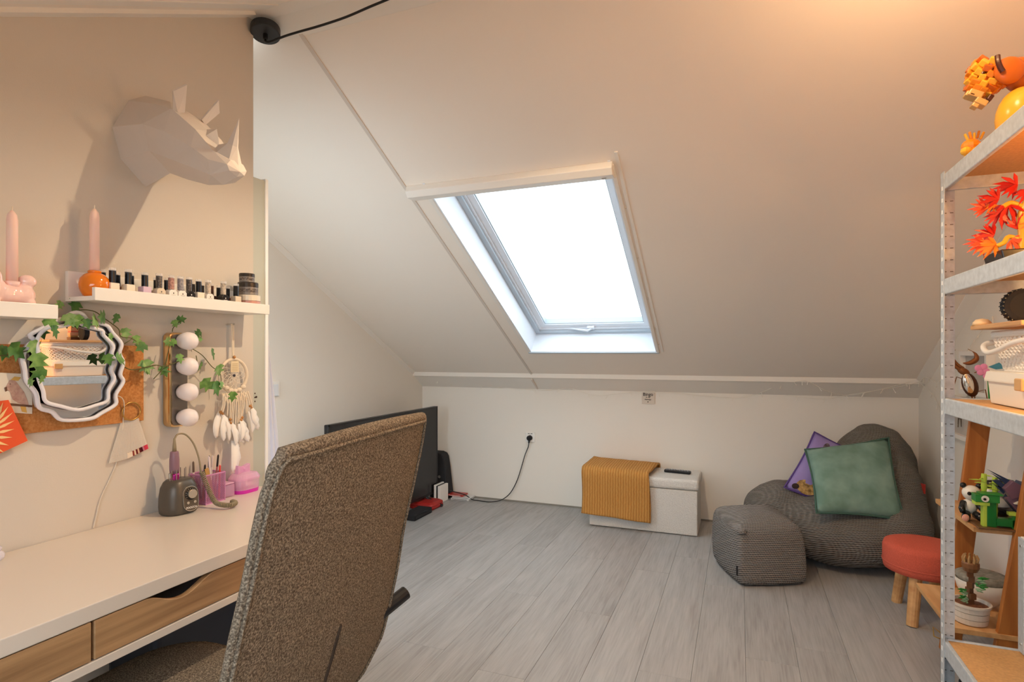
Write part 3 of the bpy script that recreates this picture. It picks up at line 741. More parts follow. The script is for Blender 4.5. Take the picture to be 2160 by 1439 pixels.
b = MB(); b.ball((XW+.035, 1.632, 2.463), .004, 8, 6); b.build('screw', M_CHROME, pl_)

# ------------------------------------------------------------------ cork board, cards
ck = thing('cork_board', 'brown cork pinboard on the wall behind the wavy mirror', 'board', (XW, .9, 1.16))
MB().box((XW, .45, 1.047), (XW+.01, 1.212, 1.272)).build('cork', mat('cork', '#b0713a', .9, col2='#c98d52', vscale=160, bump=.4, bscale=300), ck, bevel=.001)
def card(name, pts, x, m, label, cat='card'):
    t = thing(name, label, cat, (x, pts[0][0], pts[0][1]))
    b = MB(); b.prism(pts, 'X', x, x+.0015); b.build('paper', m, t); return t
t = card('postcard', [(.72, 1.215), (.916, 1.196), (.915, 1.096), (.72, 1.128)], XW+.0125, mat('card_white', '#e9ddcb', .7), 'cream postcard with a white cockatoo, pinned on the cork board')
x = XW+.0145
def flat(b, pts, x): b.prism(pts, 'X', x, x+.0006)
b = MB(); flat(b, [(.858, 1.168), (.866, 1.184), (.876, 1.184), (.884, 1.172), (.897, 1.152), (.905, 1.128), (.908, 1.112), (.898, 1.120), (.884, 1.126), (.872, 1.136), (.867, 1.155), (.858, 1.163)], x); b.build('bird_print', mat('bird_pink', '#cfae9d', .7, col2='#b58f82', vscale=120), t)
b = MB(); flat(b, [(.868, 1.184), (.876, 1.192), (.890, 1.190), (.884, 1.181)], x+.0003); flat(b, [(.888, 1.12), (.90, 1.116), (.903, 1.100), (.892, 1.104)], x); b.build('crest_print', mat('bird_yellow', '#d9ad5a', .7), t)
b = MB(); flat(b, [(.862, 1.128), (.914, 1.118), (.914, 1.113), (.862, 1.122)], x+.0004); b.build('branch_print', mat('bird_brown', '#6a4a38', .7), t)
b = MB(); flat(b, [(.855, 1.166), (.860, 1.168), (.861, 1.158), (.857, 1.156)], x+.0004); b.build('beak_print', mat('bird_brown', '#6a4a38', .7), t)
b = MB(); flat(b, [(.866, 1.175), (.868, 1.175), (.868, 1.173), (.866, 1.173)], x+.0008); b.build('eye_print', mat('bird_brown', '#6a4a38', .7), t)
text('lettering', 'you', .018, (x+.001, .848, 1.128), (PI/2, .25, PI/2), mat('red_ink', '#d8402a', .6), t)
t = card('greeting_card', [(.78, 1.13), (.858, 1.136), (.899, 1.031), (.78, .985)], XW+.024, mat('card_red', '#e0562c', .6), 'orange-red card with pale palm leaf print hanging left of the mirror')
x = XW+.0262
b = MB()
for k in range(9):
    a = math.radians(88-k*16); y0, z0 = .834-.002*k, 1.095-.0075*k
    L = .05-.002*abs(k-3); w = .0035
    d = Vector((cos(a), sin(a))); nn = Vector((-d.y, d.x))*w
    p = [(y0, z0), (y0+d.x*L*.5+nn.x, z0+d.y*L*.5+nn.y), (y0+d.x*L, z0+d.y*L), (y0+d.x*L*.5-nn.x, z0+d.y*L*.5-nn.y)]
    flat(b, p, x)
b.build('palm_print', mat('leaf_yellow', '#f2c98a', .6), t)

# ------------------------------------------------------------------ wavy mirror
mi = thing('wavy_mirror', 'wavy-edged mirror with a double white tube frame, hung on the cork board', 'mirror', (-1.655, 1.0, 1.21))
OUT = [(.897,1.294),(.91,1.282),(.896,1.272),(.882,1.241),(.887,1.209),(.891,1.18),(.91,1.149),(.917,1.113),(.945,1.099),(.967,1.077),(1.032,1.073),(1.063,1.087),(1.097,1.107),(1.097,1.134),(1.117,1.169),(1.109,1.19),(1.117,1.223),(1.107,1.25),(1.112,1.277),(1.089,1.306),(1.076,1.325),(1.054,1.331),(1.029,1.336),(1.014,1.354),(.993,1.356),(.967,1.339),(.945,1.329),(.929,1.316)]
INN = [(.905,1.285),(.907,1.241),(.907,1.191),(.917,1.155),(.923,1.128),(.955,1.114),(.996,1.101),(1.038,1.11),(1.066,1.12),(1.069,1.149),(1.084,1.178),(1.076,1.204),(1.085,1.23),(1.077,1.247),(1.081,1.27),(1.057,1.298),(1.053,1.311),(1.025,1.318),(1.004,1.325),(.99,1.333),(.972,1.323),(.944,1.316),(.923,1.311)]
def cl(pts, x, n=4):
    P = [Vector((x, p[0], p[1])) for p in pts]; k = len(P); out = []
    for i in range(k):
        a, b_, c, d = P[i-1], P[i], P[(i+1) % k], P[(i+2) % k]
        for q in range(n):
            t = q/n; out.append(.5*((2*b_)+(c-a)*t+(2*a-5*b_+4*c-d)*t*t+(3*b_-a-3*c+d)*t**3))
    return out
TILT = Matrix.Rotation(math.radians(-5.5), 3, 'Z')@Matrix.Rotation(math.radians(0), 3, 'Y')
PIV = Vector((-1.64, 1.0, 1.21))
def tl(b): b.v = [TILT@(p-PIV)+PIV for p in b.v]; return b
ox = cl(OUT, -1.632); ix = cl(INN, -1.614)
M_NEON = mat('white_silicone_tube', '#e9e6ea', .35)
b = MB(); b.add([p+Vector((-.022, 0, 0)) for p in ox]+[p for p in ox], [tuple(range(len(ox)))]+[(i, (i+1) % len(ox), len(ox)+(i+1) % len(ox), len(ox)+i) for i in range(len(ox))]); tl(b).build('backing', mat('acrylic_back', '#c9c2c0', .2, alpha=.85), mi)
b = MB(); b.add([p+Vector((-.010, 0, 0)) for p in ox], [tuple(range(len(ox)))]); tl(b).build('outer_mirror', mat('mirror_glass', '#e6e9ee', .01, 1), mi, fix=False)
b = MB(); b.tube(ox, .0055, 8, closed=True); tl(b).build('outer_tube', M_NEON, mi, smooth=True)
b = MB(); b.add([p+Vector((-.012, 0, 0)) for p in ix], [tuple(range(len(ix)))]); tl(b).build('mirror_glass', MATS['mirror_glass'], mi, fix=False)
b = MB(); b.tube(ix, .0048, 8, closed=True); tl(b).build('inner_tube', M_NEON, mi, smooth=True)
wp = [(XW+.004, 1.10, 1.135), (XW+.02, 1.14, 1.119), (XW+.012, 1.149, 1.063), (XW+.005, 1.14, .954), (XW+.005, 1.115, .891), (XW+.005, 1.09, .842), (XW+.005, 1.077, .792), (XW+.006, 1.07, .763)]
tag(MB().tube(bez(wp, 6), .0016, 6).build('mirror_cable', mat('clear_wire', '#d9cfc0', .4), smooth=True), 'thin pale cable running from the wavy mirror down to the desk', 'cable')

# ------------------------------------------------------------------ nail swatch ring
sw = thing('nail_swatch_ring', 'fan of clear nail colour sticks on a ring under the cork board corner', 'nail swatches', (XW+.015, 1.17, 1.08))
b = MB(); b.tube([Vector((XW+.016, 1.170+.027*cos(a), 1.079+.026*sin(a))) for a in [2*PI*k/28 for k in range(28)]], .0022, 8, closed=True); b.build('ring', M_BRASS, sw, smooth=True)
M_STICK = mat('clear_stick', '#eee6dc', .15, alpha=.45)
tips = ['#e8d8c4']*8+['#8b3a34', '#e6d0b4', '#6a1f24', '#d8b59a', '#5a1a20', '#4a1018', '#c07a8a', '#c93a50', '#d8405a']
for k in range(22):
    f = k/21; a = (1.148+.04*f, 1.056-.004*sin(PI*f)); e = (1.112+.106*f, .930+.024*f+.012*abs(f-.45))
    xx = XW+.008+.009*f
    d = Vector((0, e[0]-a[0], e[1]-a[1])); L = d.length; d.normalize(); w = Vector((0, -d.z, d.y))
    b = MB(); A = Vector((xx, a[0], a[1])); B = Vector((xx, e[0], e[1]))
    for (P, Q, w0, w1) in ((A, A+d*(L*.86), .0022, .0034),):
        b.add([P-w*w0, P+w*w0, Q+w*w1, Q-w*w1, P-w*w0+Vector((.0012,0,0)), P+w*w0+Vector((.0012,0,0)), Q+w*w1+Vector((.0012,0,0)), Q-w*w1+Vector((.0012,0,0))], [(3,2,1,0),(4,5,6,7),(0,1,5,4),(1,2,6,5),(2,3,7,6),(3,0,4,7)])
    s_ = b.build('stick', M_STICK, sw)
    P, Q = A+d*(L*.86), B; b = MB(); w0 = .0036
    b.add([P-w*w0, P+w*w0, Q+w*w0*.7, Q-w*w0*.7]+[q+Vector((.002,0,0)) for q in (P-w*w0, P+w*w0, Q+w*w0*.7, Q-w*w0*.7)], [(3,2,1,0),(4,5,6,7),(0,1,5,4),(1,2,6,5),(2,3,7,6),(3,0,4,7)])
    ci = k-5
    b.build('nail_tip', M_STICK if ci < 5 else mat('tip_%s' % tips[ci], tips[ci], .15), s_)

# ------------------------------------------------------------------ ivy garland
iv = thing('ivy_garland', 'trailing artificial ivy garland wound round the mirror and light bar', 'garland', (XW+.03, 1.0, 1.3))
STEMS = [[(-1.635,.70,1.24),(-1.635,.831,1.244),(-1.635,.867,1.25),(-1.635,.9,1.256),(-1.635,.913,1.226)],[(-1.635,.913,1.27),(-1.635,.93,1.31),(-1.635,.959,1.339),(-1.635,.988,1.356),(-1.635,1.017,1.366),(-1.635,1.048,1.363),(-1.635,1.07,1.348),(-1.635,1.093,1.333),(-1.635,1.113,1.317),(-1.635,1.119,1.297),(-1.635,1.147,1.294),(-1.635,1.164,1.284)],[(-1.635,1.129,1.277),(-1.635,1.147,1.288),(-1.635,1.154,1.295)],[(-1.635,1.113,1.223),(-1.635,1.147,1.202),(-1.635,1.197,1.208),(-1.635,1.227,1.214)],[(-1.635,1.182,1.206),(-1.635,1.222,1.214),(-1.635,1.252,1.209),(-1.635,1.284,1.218),(-1.615,1.306,1.232)],[(-1.635,1.279,1.316),(-1.635,1.284,1.331),(-1.635,1.309,1.352)],[(-1.635,1.274,1.287),(-1.635,1.263,1.247),(-1.635,1.252,1.209),(-1.635,1.217,1.172)],[(-1.635,1.351,1.263),(-1.635,1.387,1.242),(-1.635,1.423,1.205),(-1.635,1.455,1.183),(-1.635,1.461,1.145)],[(-1.635,1.363,1.242),(-1.635,1.369,1.211)],[(-1.635,1.34,1.313),(-1.635,1.369,1.299)]]
for s in STEMS: MB().tube(bez(s, 4), .0014, 5).build('stem', M_STEM, iv, smooth=True)
LEAVES = ((-1.64,.84,1.25,.034),(-1.63,.863,1.253,.043),(-1.62,.892,1.263,.035),(-1.6,.92,1.328,.03),(-1.6,.929,1.304,.033),(-1.6,.964,1.334,.034),(-1.6,.981,1.333,.031),(-1.6,1.006,1.327,.025),(-1.6,1.025,1.335,.038),(-1.61,1.05,1.348,.035),(-1.64,1.108,1.347,.027),(-1.64,1.136,1.306,.029),(-1.64,1.168,1.288,.026),(-1.64,1.182,1.267,.031),(-1.64,1.201,1.208,.039),(-1.585,1.084,1.234,.036),(-1.585,1.051,1.232,.029),(-1.62,1.079,1.293,.023),(-1.58,.88,1.227,.043),(-1.58,.88,1.201,.032),(-1.6,.876,1.179,.023),(-1.58,.888,1.186,.02),(-1.66,1.012,1.377,.038),(-1.66,.974,1.376,.022),(-1.63,1.285,1.341,.022),(-1.64,1.315,1.357,.025),(-1.62,1.249,1.286,.029),(-1.6,1.252,1.281,.024),(-1.65,1.381,1.315,.026),(-1.65,1.39,1.297,.021),(-1.59,1.269,1.233,.027),(-1.64,1.256,1.194,.032),(-1.64,1.198,1.209,.04),(-1.65,1.391,1.207,.029),(-1.64,1.432,1.245,.037),(-1.62,1.438,1.192,.04),(-1.62,1.395,1.146,.044),(-1.61,1.42,1.132,.045),(-1.61,1.439,1.144,.021),(-1.6,1.475,1.102,.032))
LP = [(0,-.45),(.18,-.5),(.5,-.2),(.24,-.06),(.48,.22),(.2,.2),(0,.55),(-.2,.2),(-.48,.22),(-.24,-.06),(-.5,-.2),(-.18,-.5)]
M_LEAVES = [M_LEAF, mat('ivy_leaf_dark', '#3c6a30', .5, col2='#5f8a45', vscale=50), mat('ivy_leaf_pale', '#6a9a4e', .5, col2='#9ab878', vscale=60)]
for k, (x, y, z, s) in enumerate(LEAVES):
    rr = random.Random(k)
    R = Euler((rr.uniform(-.9, .9), rr.uniform(-.5, .5), rr.uniform(-.8, .8))).to_matrix()@Euler((0, 0, rr.uniform(0, 6.28))).to_matrix()
    base = Matrix(((0,0,1),(1,0,0),(0,1,0)))       # leaf plane (a,b)->(y,z), normal +x
    F = Euler((rr.uniform(-.5, .9), rr.uniform(-.4, .4), rr.uniform(-.5, .7))).to_matrix()
    rot = rr.uniform(-1.2, 1.2)+PI
    b = MB(); vs = []
    for a, q in [(0, 0)]+LP:
        a2, q2 = a*cos(rot)-q*sin(rot), a*sin(rot)+q*cos(rot)
        h = .10*abs(a)-.05*(q*q)
        vs.append(F@(base@Vector((a2, q2, h)))*s*1.15+Vector((x, y, z)))
    n = len(LP)
    tv = vs+[p+F@Vector((-.0007, 0, 0)) for p in vs]
    N = n+1
    b.add(tv, [(0, 1+i, 1+(i+1) % n) for i in range(n)]+[(N, N+1+(i+1) % n, N+1+i) for i in range(n)]+[(1+i, N+1+i, N+1+(i+1) % n, 1+(i+1) % n) for i in range(n)])
    b.build('leaf', M_LEAVES[k % 3], iv)

# ------------------------------------------------------------------ vanity light bar
vl = thing('vanity_light', 'gold-rimmed vanity light bar with four frosted globes on the wall', 'light', (XW, 1.32, 1.16))
b = MB(); b.prism([(y, z) for y, z in rounded(.064, .298, .018, 4, 1.312, 1.166)], 'X', XW, XW+.030); b.build('gold_rim', mat('polished_gold', '#e0bd8c', .12, 1), vl, bevel=.004)
b = MB(); b.prism([(y, z) for y, z in rounded(.054, .286, .014, 4, 1.314, 1.166)], 'X', XW+.029, XW+.0335); b.build('mirror_plate', mat('grey_mirror', '#9b948c', .25, .9), vl)
M_GLOBE = mat('frosted_globe', '#efe6e6', .35, spec=.4)
for z in (1.288, 1.208, 1.127, 1.047):
    b = MB(); b.lathe([(.018, 0), (.022, .006), (.026, .018), (.0285, .032), (.026, .046), (.018, .056), (.008, .0605), (.0005, .0615)], (XW+.033, 1.318, z), 22, 'X')
    b.build('globe', M_GLOBE, vl, smooth=True)

# ------------------------------------------------------------------ dream catcher
dc = thing('dream_catcher', 'cream macrame dream catcher with white feathers hanging from a nail', 'dream catcher', (XW+.02, 1.53, 1.17))
XD2 = -1.657
MB().tube([(XW, 1.527, 1.352), (XW+.03, 1.527, 1.352)], .0035, 8).build('nail', M_CHROME, dc)
MB().tube([(XD2, 1.524, 1.352), (XD2, 1.526, 1.29), (XD2, 1.529, 1.226)], .0028, 6).build('hanging_cord', M_COTTON, dc)
MB().tube([(XD2, 1.531, 1.352), (XD2, 1.532, 1.29), (XD2, 1.531, 1.226)], .0028, 6).build('hanging_cord', M_COTTON, dc)
HC = Vector((XD2, 1.532, 1.171)); HR = .0585
MB().tube([HC+Vector((0, HR*cos(2*PI*k/40), HR*.98*sin(2*PI*k/40))) for k in range(40)], .0055, 8, closed=True).build('hoop', M_COTTON, dc, smooth=True)
b = MB(); nr = 12
for ring, (r0, r1) in enumerate(((.056, .042), (.042, .030), (.030, .019), (.019, .010))):
    for k in range(nr):
        a0 = 2*PI*(k+ring*.5)/nr; a1 = a0+PI/nr; a2 = a0-PI/nr
        P = HC+Vector((0, r0*cos(a0), r0*sin(a0)))
        for aa in (a1, a2): b.tube([P, HC+Vector((.001, r1*cos(aa), r1*sin(aa)))], .0006, 4)
b.build('web', mat('web_thread', '#efe4d2', .8), dc)
b = MB(); b.ball(HC+Vector((.003, 0, 0)), .005, 10, 6); b.build('centre_bead', mat('bead_dark', '#3d3a44', .3), dc)
b = MB(); b.box((XD2+.004, 1.516, 1.183), (XD2+.0055, 1.550, 1.222), (0, 0, 0)); b.build('paper_tag', mat('kraft_tag', '#e2d0ac', .8), dc)
b = MB()
for q in range(5): b.cbox((XD2+.0058, 1.533, 1.212-.006*q), (.0005, .024, .0012))
b.build('tag_print', mat('tag_ink', '#b39c74', .8), dc)
b = MB()
for k in range(5):
    u = -1+k*.5
    b.ball((XD2+.006, 1.533+u*.036, 1.117+.012*abs(u)**2), (.007, .011, .008), 10, 7)
b.build('knot_band', M_COTTON, dc, smooth=True)
b = MB()
for k in range(7):
    y0 = 1.487+k*.0155
    for s in (-1, 1):
        b.tube([(XD2+.005, y0, 1.108), (XD2+.007, y0+s*.008, 1.092-.008*(3-abs(k-3))*.3), (XD2+.005, y0, 1.075-.004*(3-abs(k-3)))], .0022, 5)
b.build('macrame_lattice', M_COTTON, dc, smooth=True)
cords = [(1.482, 1.472, 1.045), (1.490, 1.478, 1.040), (1.497, 1.50, 1.032), (1.505, 1.512, 1.02), (1.517, 1.516, .995), (1.526, 1.523, .99), (1.533, 1.534, .985), (1.541, 1.545, .992), (1.550, 1.551, 1.0), (1.560, 1.558, 1.01), (1.570, 1.563, 1.012), (1.585, 1.60, 1.055), (1.592, 1.612, 1.045), (1.575, 1.585, 1.03)]
for y0, y1, z1 in cords:
    MB().tube(bez([(XD2+.004, y0, 1.112), (XD2+.007, y0*.6+y1*.4+.003, 1.075), (XD2+.005, y1, z1)], 4), .0026, 6).build('fringe_cord', M_COTTON, dc, smooth=True)
for y, z in ((1.472, 1.048), (1.478, 1.042), (1.512, 1.018), (1.513, 1.006), (1.558, 1.012), (1.563, 1.02), (1.60, 1.058), (1.608, 1.048), (1.529, 1.236)):
    b = MB(); b.ball((XD2+.007, y, z), .0055, 10, 7); b.build('bead', M_BEAD, dc, smooth=True)
FE = [((1.467,1.045),(1.451,.962),.017),((1.476,1.042),(1.502,.947),.010),((1.480,1.03),(1.475,.95),.012),((1.511,1.012),(1.523,.930),.012),((1.513,1.004),(1.570,.930),.008),((1.545,1.0),(1.550,.935),.013),((1.562,1.011),(1.582,.932),.015),((1.557,1.01),(1.548,.945),.012),((1.605,1.05),(1.634,.968),.014),((1.597,1.04),(1.603,.962),.012),((1.610,1.04),(1.622,.985),.012),((1.522,.944),(1.511,.835),.019),((1.535,.942),(1.537,.862),.016)]
for k, (p, q, w) in enumerate(FE):
    A = Vector((XD2+.006+.003*(k % 3), p[0], p[1])); Bv = Vector((XD2+.010+.004*(k % 4), q[0], q[1]))
    d = (Bv-A); nn = Vector((0, -d.z, d.y)).normalized(); b = MB(); vs = []; NN = 9
    for i in range(NN+1):
        t = i/NN; c = A+d*t+Vector((.006*sin(PI*t), 0, 0))+nn*(.006*sin(PI*t)*(1 if k % 2 else -1)); ww = w*1.5*(.18+.82*sin(PI*min(1, t*.92+.06))**.7)*(1 if t < .95 else .5)
        jag = .0015*((i*7+k*3) % 3-1)
        vs += [c-nn*(ww*.7)+Vector((-.0008, 0, 0)), c+Vector((.001, 0, 0)), c+nn*(ww*.7+jag*1.6)+Vector((-.0008, 0, 0))]
    fs = []
    for i in range(NN):
        for j in range(2): fs.append((i*3+j, i*3+j+1, (i+1)*3+j+1, (i+1)*3+j))
    b.add(vs, fs); o = b.build('feather', M_FEATHER, dc, smooth=True)
    so = o.modifiers.new('solid', 'SOLIDIFY'); so.thickness = .0008

# ------------------------------------------------------------------ nail drill on the desk
nd = thing('nail_drill', 'dark grey electric nail drill unit with dial, handpiece parked on top', 'nail drill', (-1.60, 1.29, .76))
ND = Vector((-1.607, 1.278, .76))
b = MB(); prf = [(.90, 0), (.985, .006), (1.02, .025), (1.0, .055), (.93, .080), (.78, .097), (.64, .103)]; vs = []
sec = rounded(.085, .105, .036, 6)
for sc, z in prf: vs += [ND+Vector((x*sc, y*sc, z)) for x, y in sec]
m_ = len(sec); fs = [(i*m_+j, i*m_+(j+1) % m_, (i+1)*m_+(j+1) % m_, (i+1)*m_+j) for i in range(len(prf)-1) for j in range(m_)]
fs += [tuple(range(m_))[::-1], tuple((len(prf)-1)*m_+j for j in range(m_))]
b.add(vs, fs).build('body', mat('graphite_metallic', '#5a554f', .38, .35), nd, smooth=True)
FX = ND.x+.0405
# face panel, facing the room (+x)
RF = Matrix.Rotation(math.radians(-9), 3, 'Z')@Matrix.Rotation(math.radians(-6), 3, 'Y')
FC = Vector((FX+.0068, ND.y+.004, .76+.046))
def fp(a, bq, d=0): return RF@Vector((d, a, bq))+FC
def fpoly(pts, d0, d1):
    n = len(pts); vs = [fp(a, q, d0) for a, q in pts]+[fp(a, q, d1) for a, q in pts]
    return vs, [tuple(range(n))[::-1], tuple(range(n, 2*n))]+[(i, (i+1) % n, n+(i+1) % n, n+i) for i in range(n)]
pan = rounded(.046, .074, .0225, 7)
b = MB(); b.add(*fpoly([(a*1.03, q*1.02) for a, q in pan], -.012, .0008)); b.build('panel_rim', M_CHROME, nd)
b = MB(); b.add(*fpoly([(a*.97, q*.98) for a, q in pan], -.012, .0014)); b.build('control_panel', mat('panel_taupe', '#5b5146', .35), nd)
circ = lambda r, cx, cy, n=24: [(cx+r*cos(2*PI*k/n), cy+r*sin(2*PI*k/n)) for k in range(n)]
b = MB(); b.add(*fpoly(circ(.0185, 0, .014), 0, .0022)); b.build('dial_ring', M_BLACK, nd)
b = MB()
for k in range(11):
    a = -.5+4.2*k/10; b.add(*fpoly(circ(.0011, .0158*cos(a), .014+.0158*sin(a), 6), .002, .0028))
b.build('dial_marks', M_CHROME, nd)
b = MB(); b.add(*fpoly(circ(.0135, .001, .014), 0, .012)); b.build('dial', mat('brushed_dial', '#d8d2c8', .25, .9), nd, bevel=.001)
for s in (-1, 1):
    b = MB(); b.add(*fpoly(circ(.0042, s*.0105, -.0115, 14), 0, .004)); b.build('button', mat('brushed_dial', '#d8d2c8', .25), nd)
Mt = Matrix(((RF[0][1], RF[0][2], RF[0][0]), (RF[1][1], RF[1][2], RF[1][0]), (RF[2][1], RF[2][2], RF[2][0])))
text('lettering', 'FOOCCA', .0078, fp(0, -.027, .0016), Mt, M_WHITE, nd, .0003)
HB = Vector((-1.612, 1.268, .76+.1035))
b = MB(); b.lathe([(.0125, -.012), (.0135, 0), (.0135, .012), (.013, .018)], HB, 20); b.build('handpiece_collar', mat('magenta_metal', '#b8328c', .25, .5), nd, smooth=True)
b = MB(); b.lathe([(.0128, .018), (.0138, .03), (.0138, .06), (.0118, .082), (.0105, .085)], HB, 20); b.build('handpiece', mat('mauve_grip', '#8a6a78', .35), nd, smooth=True)
b = MB(); b.lathe([(.006, .085), (.0055, .10), (.0038, .115), (.003, .125)], HB, 14); b.build('strain_relief', M_STEM if False else mat('taupe_rubber', '#8f8268', .6), nd, smooth=True)
hp = HB+Vector((0, 0, .122))
cab = bez([hp, hp+Vector((.0, .012, .014)), hp+Vector((.006, .034, .010)), hp+Vector((.018, .052, -.02)), hp+Vector((.03, .062, -.07)), hp+Vector((.035, .064, -.115))], 8)
MB().tube(cab, .0026, 8).build('cable', mat('taupe_rubber', '#8f8268', .6), nd, smooth=True)
core = bez([hp+Vector((.036, .066, -.11)), Vector((-1.572, 1.345, .84)), Vector((-1.560, 1.352, .805)), Vector((-1.535, 1.350, .780)), Vector((-1.505, 1.352, .774)), Vector((-1.488, 1.368, .772)), Vector((-1.498, 1.392, .772)), Vector((-1.52, 1.40, .772))], 60)
co = []
for i, p in enumerate(core):
    t = (core[min(i+1, len(core)-1)]-core[max(i-1, 0)]).normalized(); a = t.orthogonal().normalized() if abs(t.z) > .99 else t.cross(Vector((0,0,1))).normalized(); b2 = t.cross(a)
    ph = i*2*PI/9; co.append(p+(a*cos(ph)+b2*sin(ph))*.0062)
MB().tube(co, .0021, 5).build('coiled_cable', mat('taupe_rubber', '#8f8268', .6), nd, smooth=True)
for k, (dx, dy, h, r) in enumerate(((.005, -.036, .026, .0016), (.006, -.030, .033, .0012), (-.01, -.024, .03, .0012), (.012, -.018, .034, .0014), (.004, .024, .036, .0012), (-.008, .03, .03, .0012), (.01, .034, .028, .0012), (-.014, .02, .034, .0012))):
    b = MB(); b.tube([ND+Vector((dx, dy*.9, .1)), ND+Vector((dx, dy*.9, .1+h))], r, 6)
    if k == 0: b.lathe([(.0042, .112), (.0045, .126)], ND+Vector((dx, dy*.9, 0)), 10)
    b.build('drill_bit', mat('steel_bit', '#a9a49c', .3, .9), nd)

# ------------------------------------------------------------------ pen cup and contents
pc = thing('mesh_pencil_cup', 'pink wire mesh pencil cup standing behind the nail drill', 'pencil cup', (-1.64, 1.41, .76))
CX0, CX1, CY0, CY1, CZ = -1.672, -1.598, 1.368, 1.442, .76
M_PINKMESH = mat('pink_metal', '#c98ab8', .4)
b = MB()
def lat(P0, du, dv, nu, nv):
    P0, du, dv = Vector(P0), Vector(du), Vector(dv); n = du.cross(dv).normalized()*.0006
    for d in (1, -1):
        for k in range(-nv, nu+1):
            pts = []
            # line u = k + d*v (in cells), clip
            v0, v1 = 0, nv
            f = lambda v: (k+v) if d > 0 else (nu-k-v)
            vv = [v for v in range(nv+1) if 0 <= f(v) <= nu]
            if len(vv) < 2: continue
            a, c = vv[0], vv[-1]
            A = P0+du*f(a)/nu+dv*a/nv; Bq = P0+du*f(c)/nu+dv*c/nv
            t = (Bq-A).normalized(); w = t.cross(n).normalized()*.0006
            b.add([A-w, A+w, Bq+w, Bq-w, A-w+n, A+w+n, Bq+w+n, Bq-w+n], [(3,2,1,0),(4,5,6,7),(0,1,5,4),(2,3,7,6)])
HCUP = .088
lat((CX1, CY0, CZ+.004), (0, CY1-CY0, 0), (0, 0, HCUP), 13, 15); lat((CX0, CY0, CZ+.004), (CX1-CX0, 0, 0), (0, 0, HCUP), 13, 15)
lat((CX0, CY1, CZ+.004), (CX1-CX0, 0, 0), (0, 0, HCUP), 13, 15); lat((CX0, CY0, CZ+.004), (0, CY1-CY0, 0), (0, 0, HCUP), 13, 15)
b.build('mesh_sides', M_PINKMESH, pc, fix=False)['kind'] = 'stuff'
MB().box((CX0, CY0, CZ), (CX1, CY1, CZ+.004)).build('base', M_PINKMESH, pc)
b = MB(); z = CZ+HCUP+.006
b.tube([(CX0, CY0, z), (CX1, CY0, z), (CX1, CY1, z), (CX0, CY1, z)], .0028, 6, closed=True)
for x, y in ((CX0, CY0), (CX1, CY0), (CX1, CY1), (CX0, CY1)): b.tube([(x, y, CZ), (x, y, z)], .0018, 6)
b.build('rim', M_PINKMESH, pc)
PN = [('dusting_brush', 'white-tipped brush, leftmost in the pink mesh cup', 'brush', 1.376, 1.380, .135, '#efe6e0', '#6b5a50'), ('nail_brush', 'brush with black handle and pink end in the mesh cup', 'brush', 1.384, 1.392, .125, '#e8a08e', '#2a2222'),
      ('pen', 'clear white pen leaning left in the pink mesh cup', 'pen', 1.402, 1.385, .145, '#efe9ea', '#d9c9c9'), ('pen', 'tall white pen in the middle of the pink mesh cup', 'pen', 1.412, 1.408, .15, '#f0e8ea', '#e6d8da'), ('nail_brush', 'thin brush with dark round tip in the mesh cup', 'brush', 1.418, 1.424, .148, '#d8c8c4', '#2d2623'),
      ('nail_file', 'gold-brown nail file sticking up from the mesh cup', 'nail file', 1.400, 1.404, .115, '#c29a5c', '#c29a5c'), ('pen', 'white pen leaning right in the pink mesh cup', 'pen', 1.42, 1.438, .146, '#eee6e6', '#d9cccc'), ('pen', 'red pen at the right of the pink mesh cup', 'pen', 1.43, 1.434, .118, '#d8403c', '#d8403c'), ('nail_brush', 'black-handled brush, rightmost in the mesh cup', 'brush', 1.433, 1.442, .150, '#b06a6a', '#1f1a1c')]
for k, (nm, lb, ct, y0, y1, h, c1, c2) in enumerate(PN):
    x0 = CX0+.012+.055*((k*5) % 9)/9; x1 = x0+.008*((k % 3)-1)
    A = Vector((x0, min(max(y0, CY0+.008), CY1-.008), CZ+.006)); Bq = Vector((x1, y1, CZ+h)); t = thing(nm, lb, ct, A, 'brushes and pens in the pink mesh cup')
    mm = A.lerp(Bq, .72)
    if nm == 'nail_file': MB().box((x0-.001, y0-.007, A.z), (x0+.001, y0+.007, Bq.z), (.25, 0, 0)).build('blade', mat('c_'+c1, c1, .6), t); continue
    MB().tube([A, mm], .0032, 8).build('shaft', mat('c_'+c1, c1, .35), t)
    MB().tube([mm, A.lerp(Bq, .97), Bq], [.0033, .0030, .0008], 8).build('tip', mat('c_'+c2, c2, .5), t)

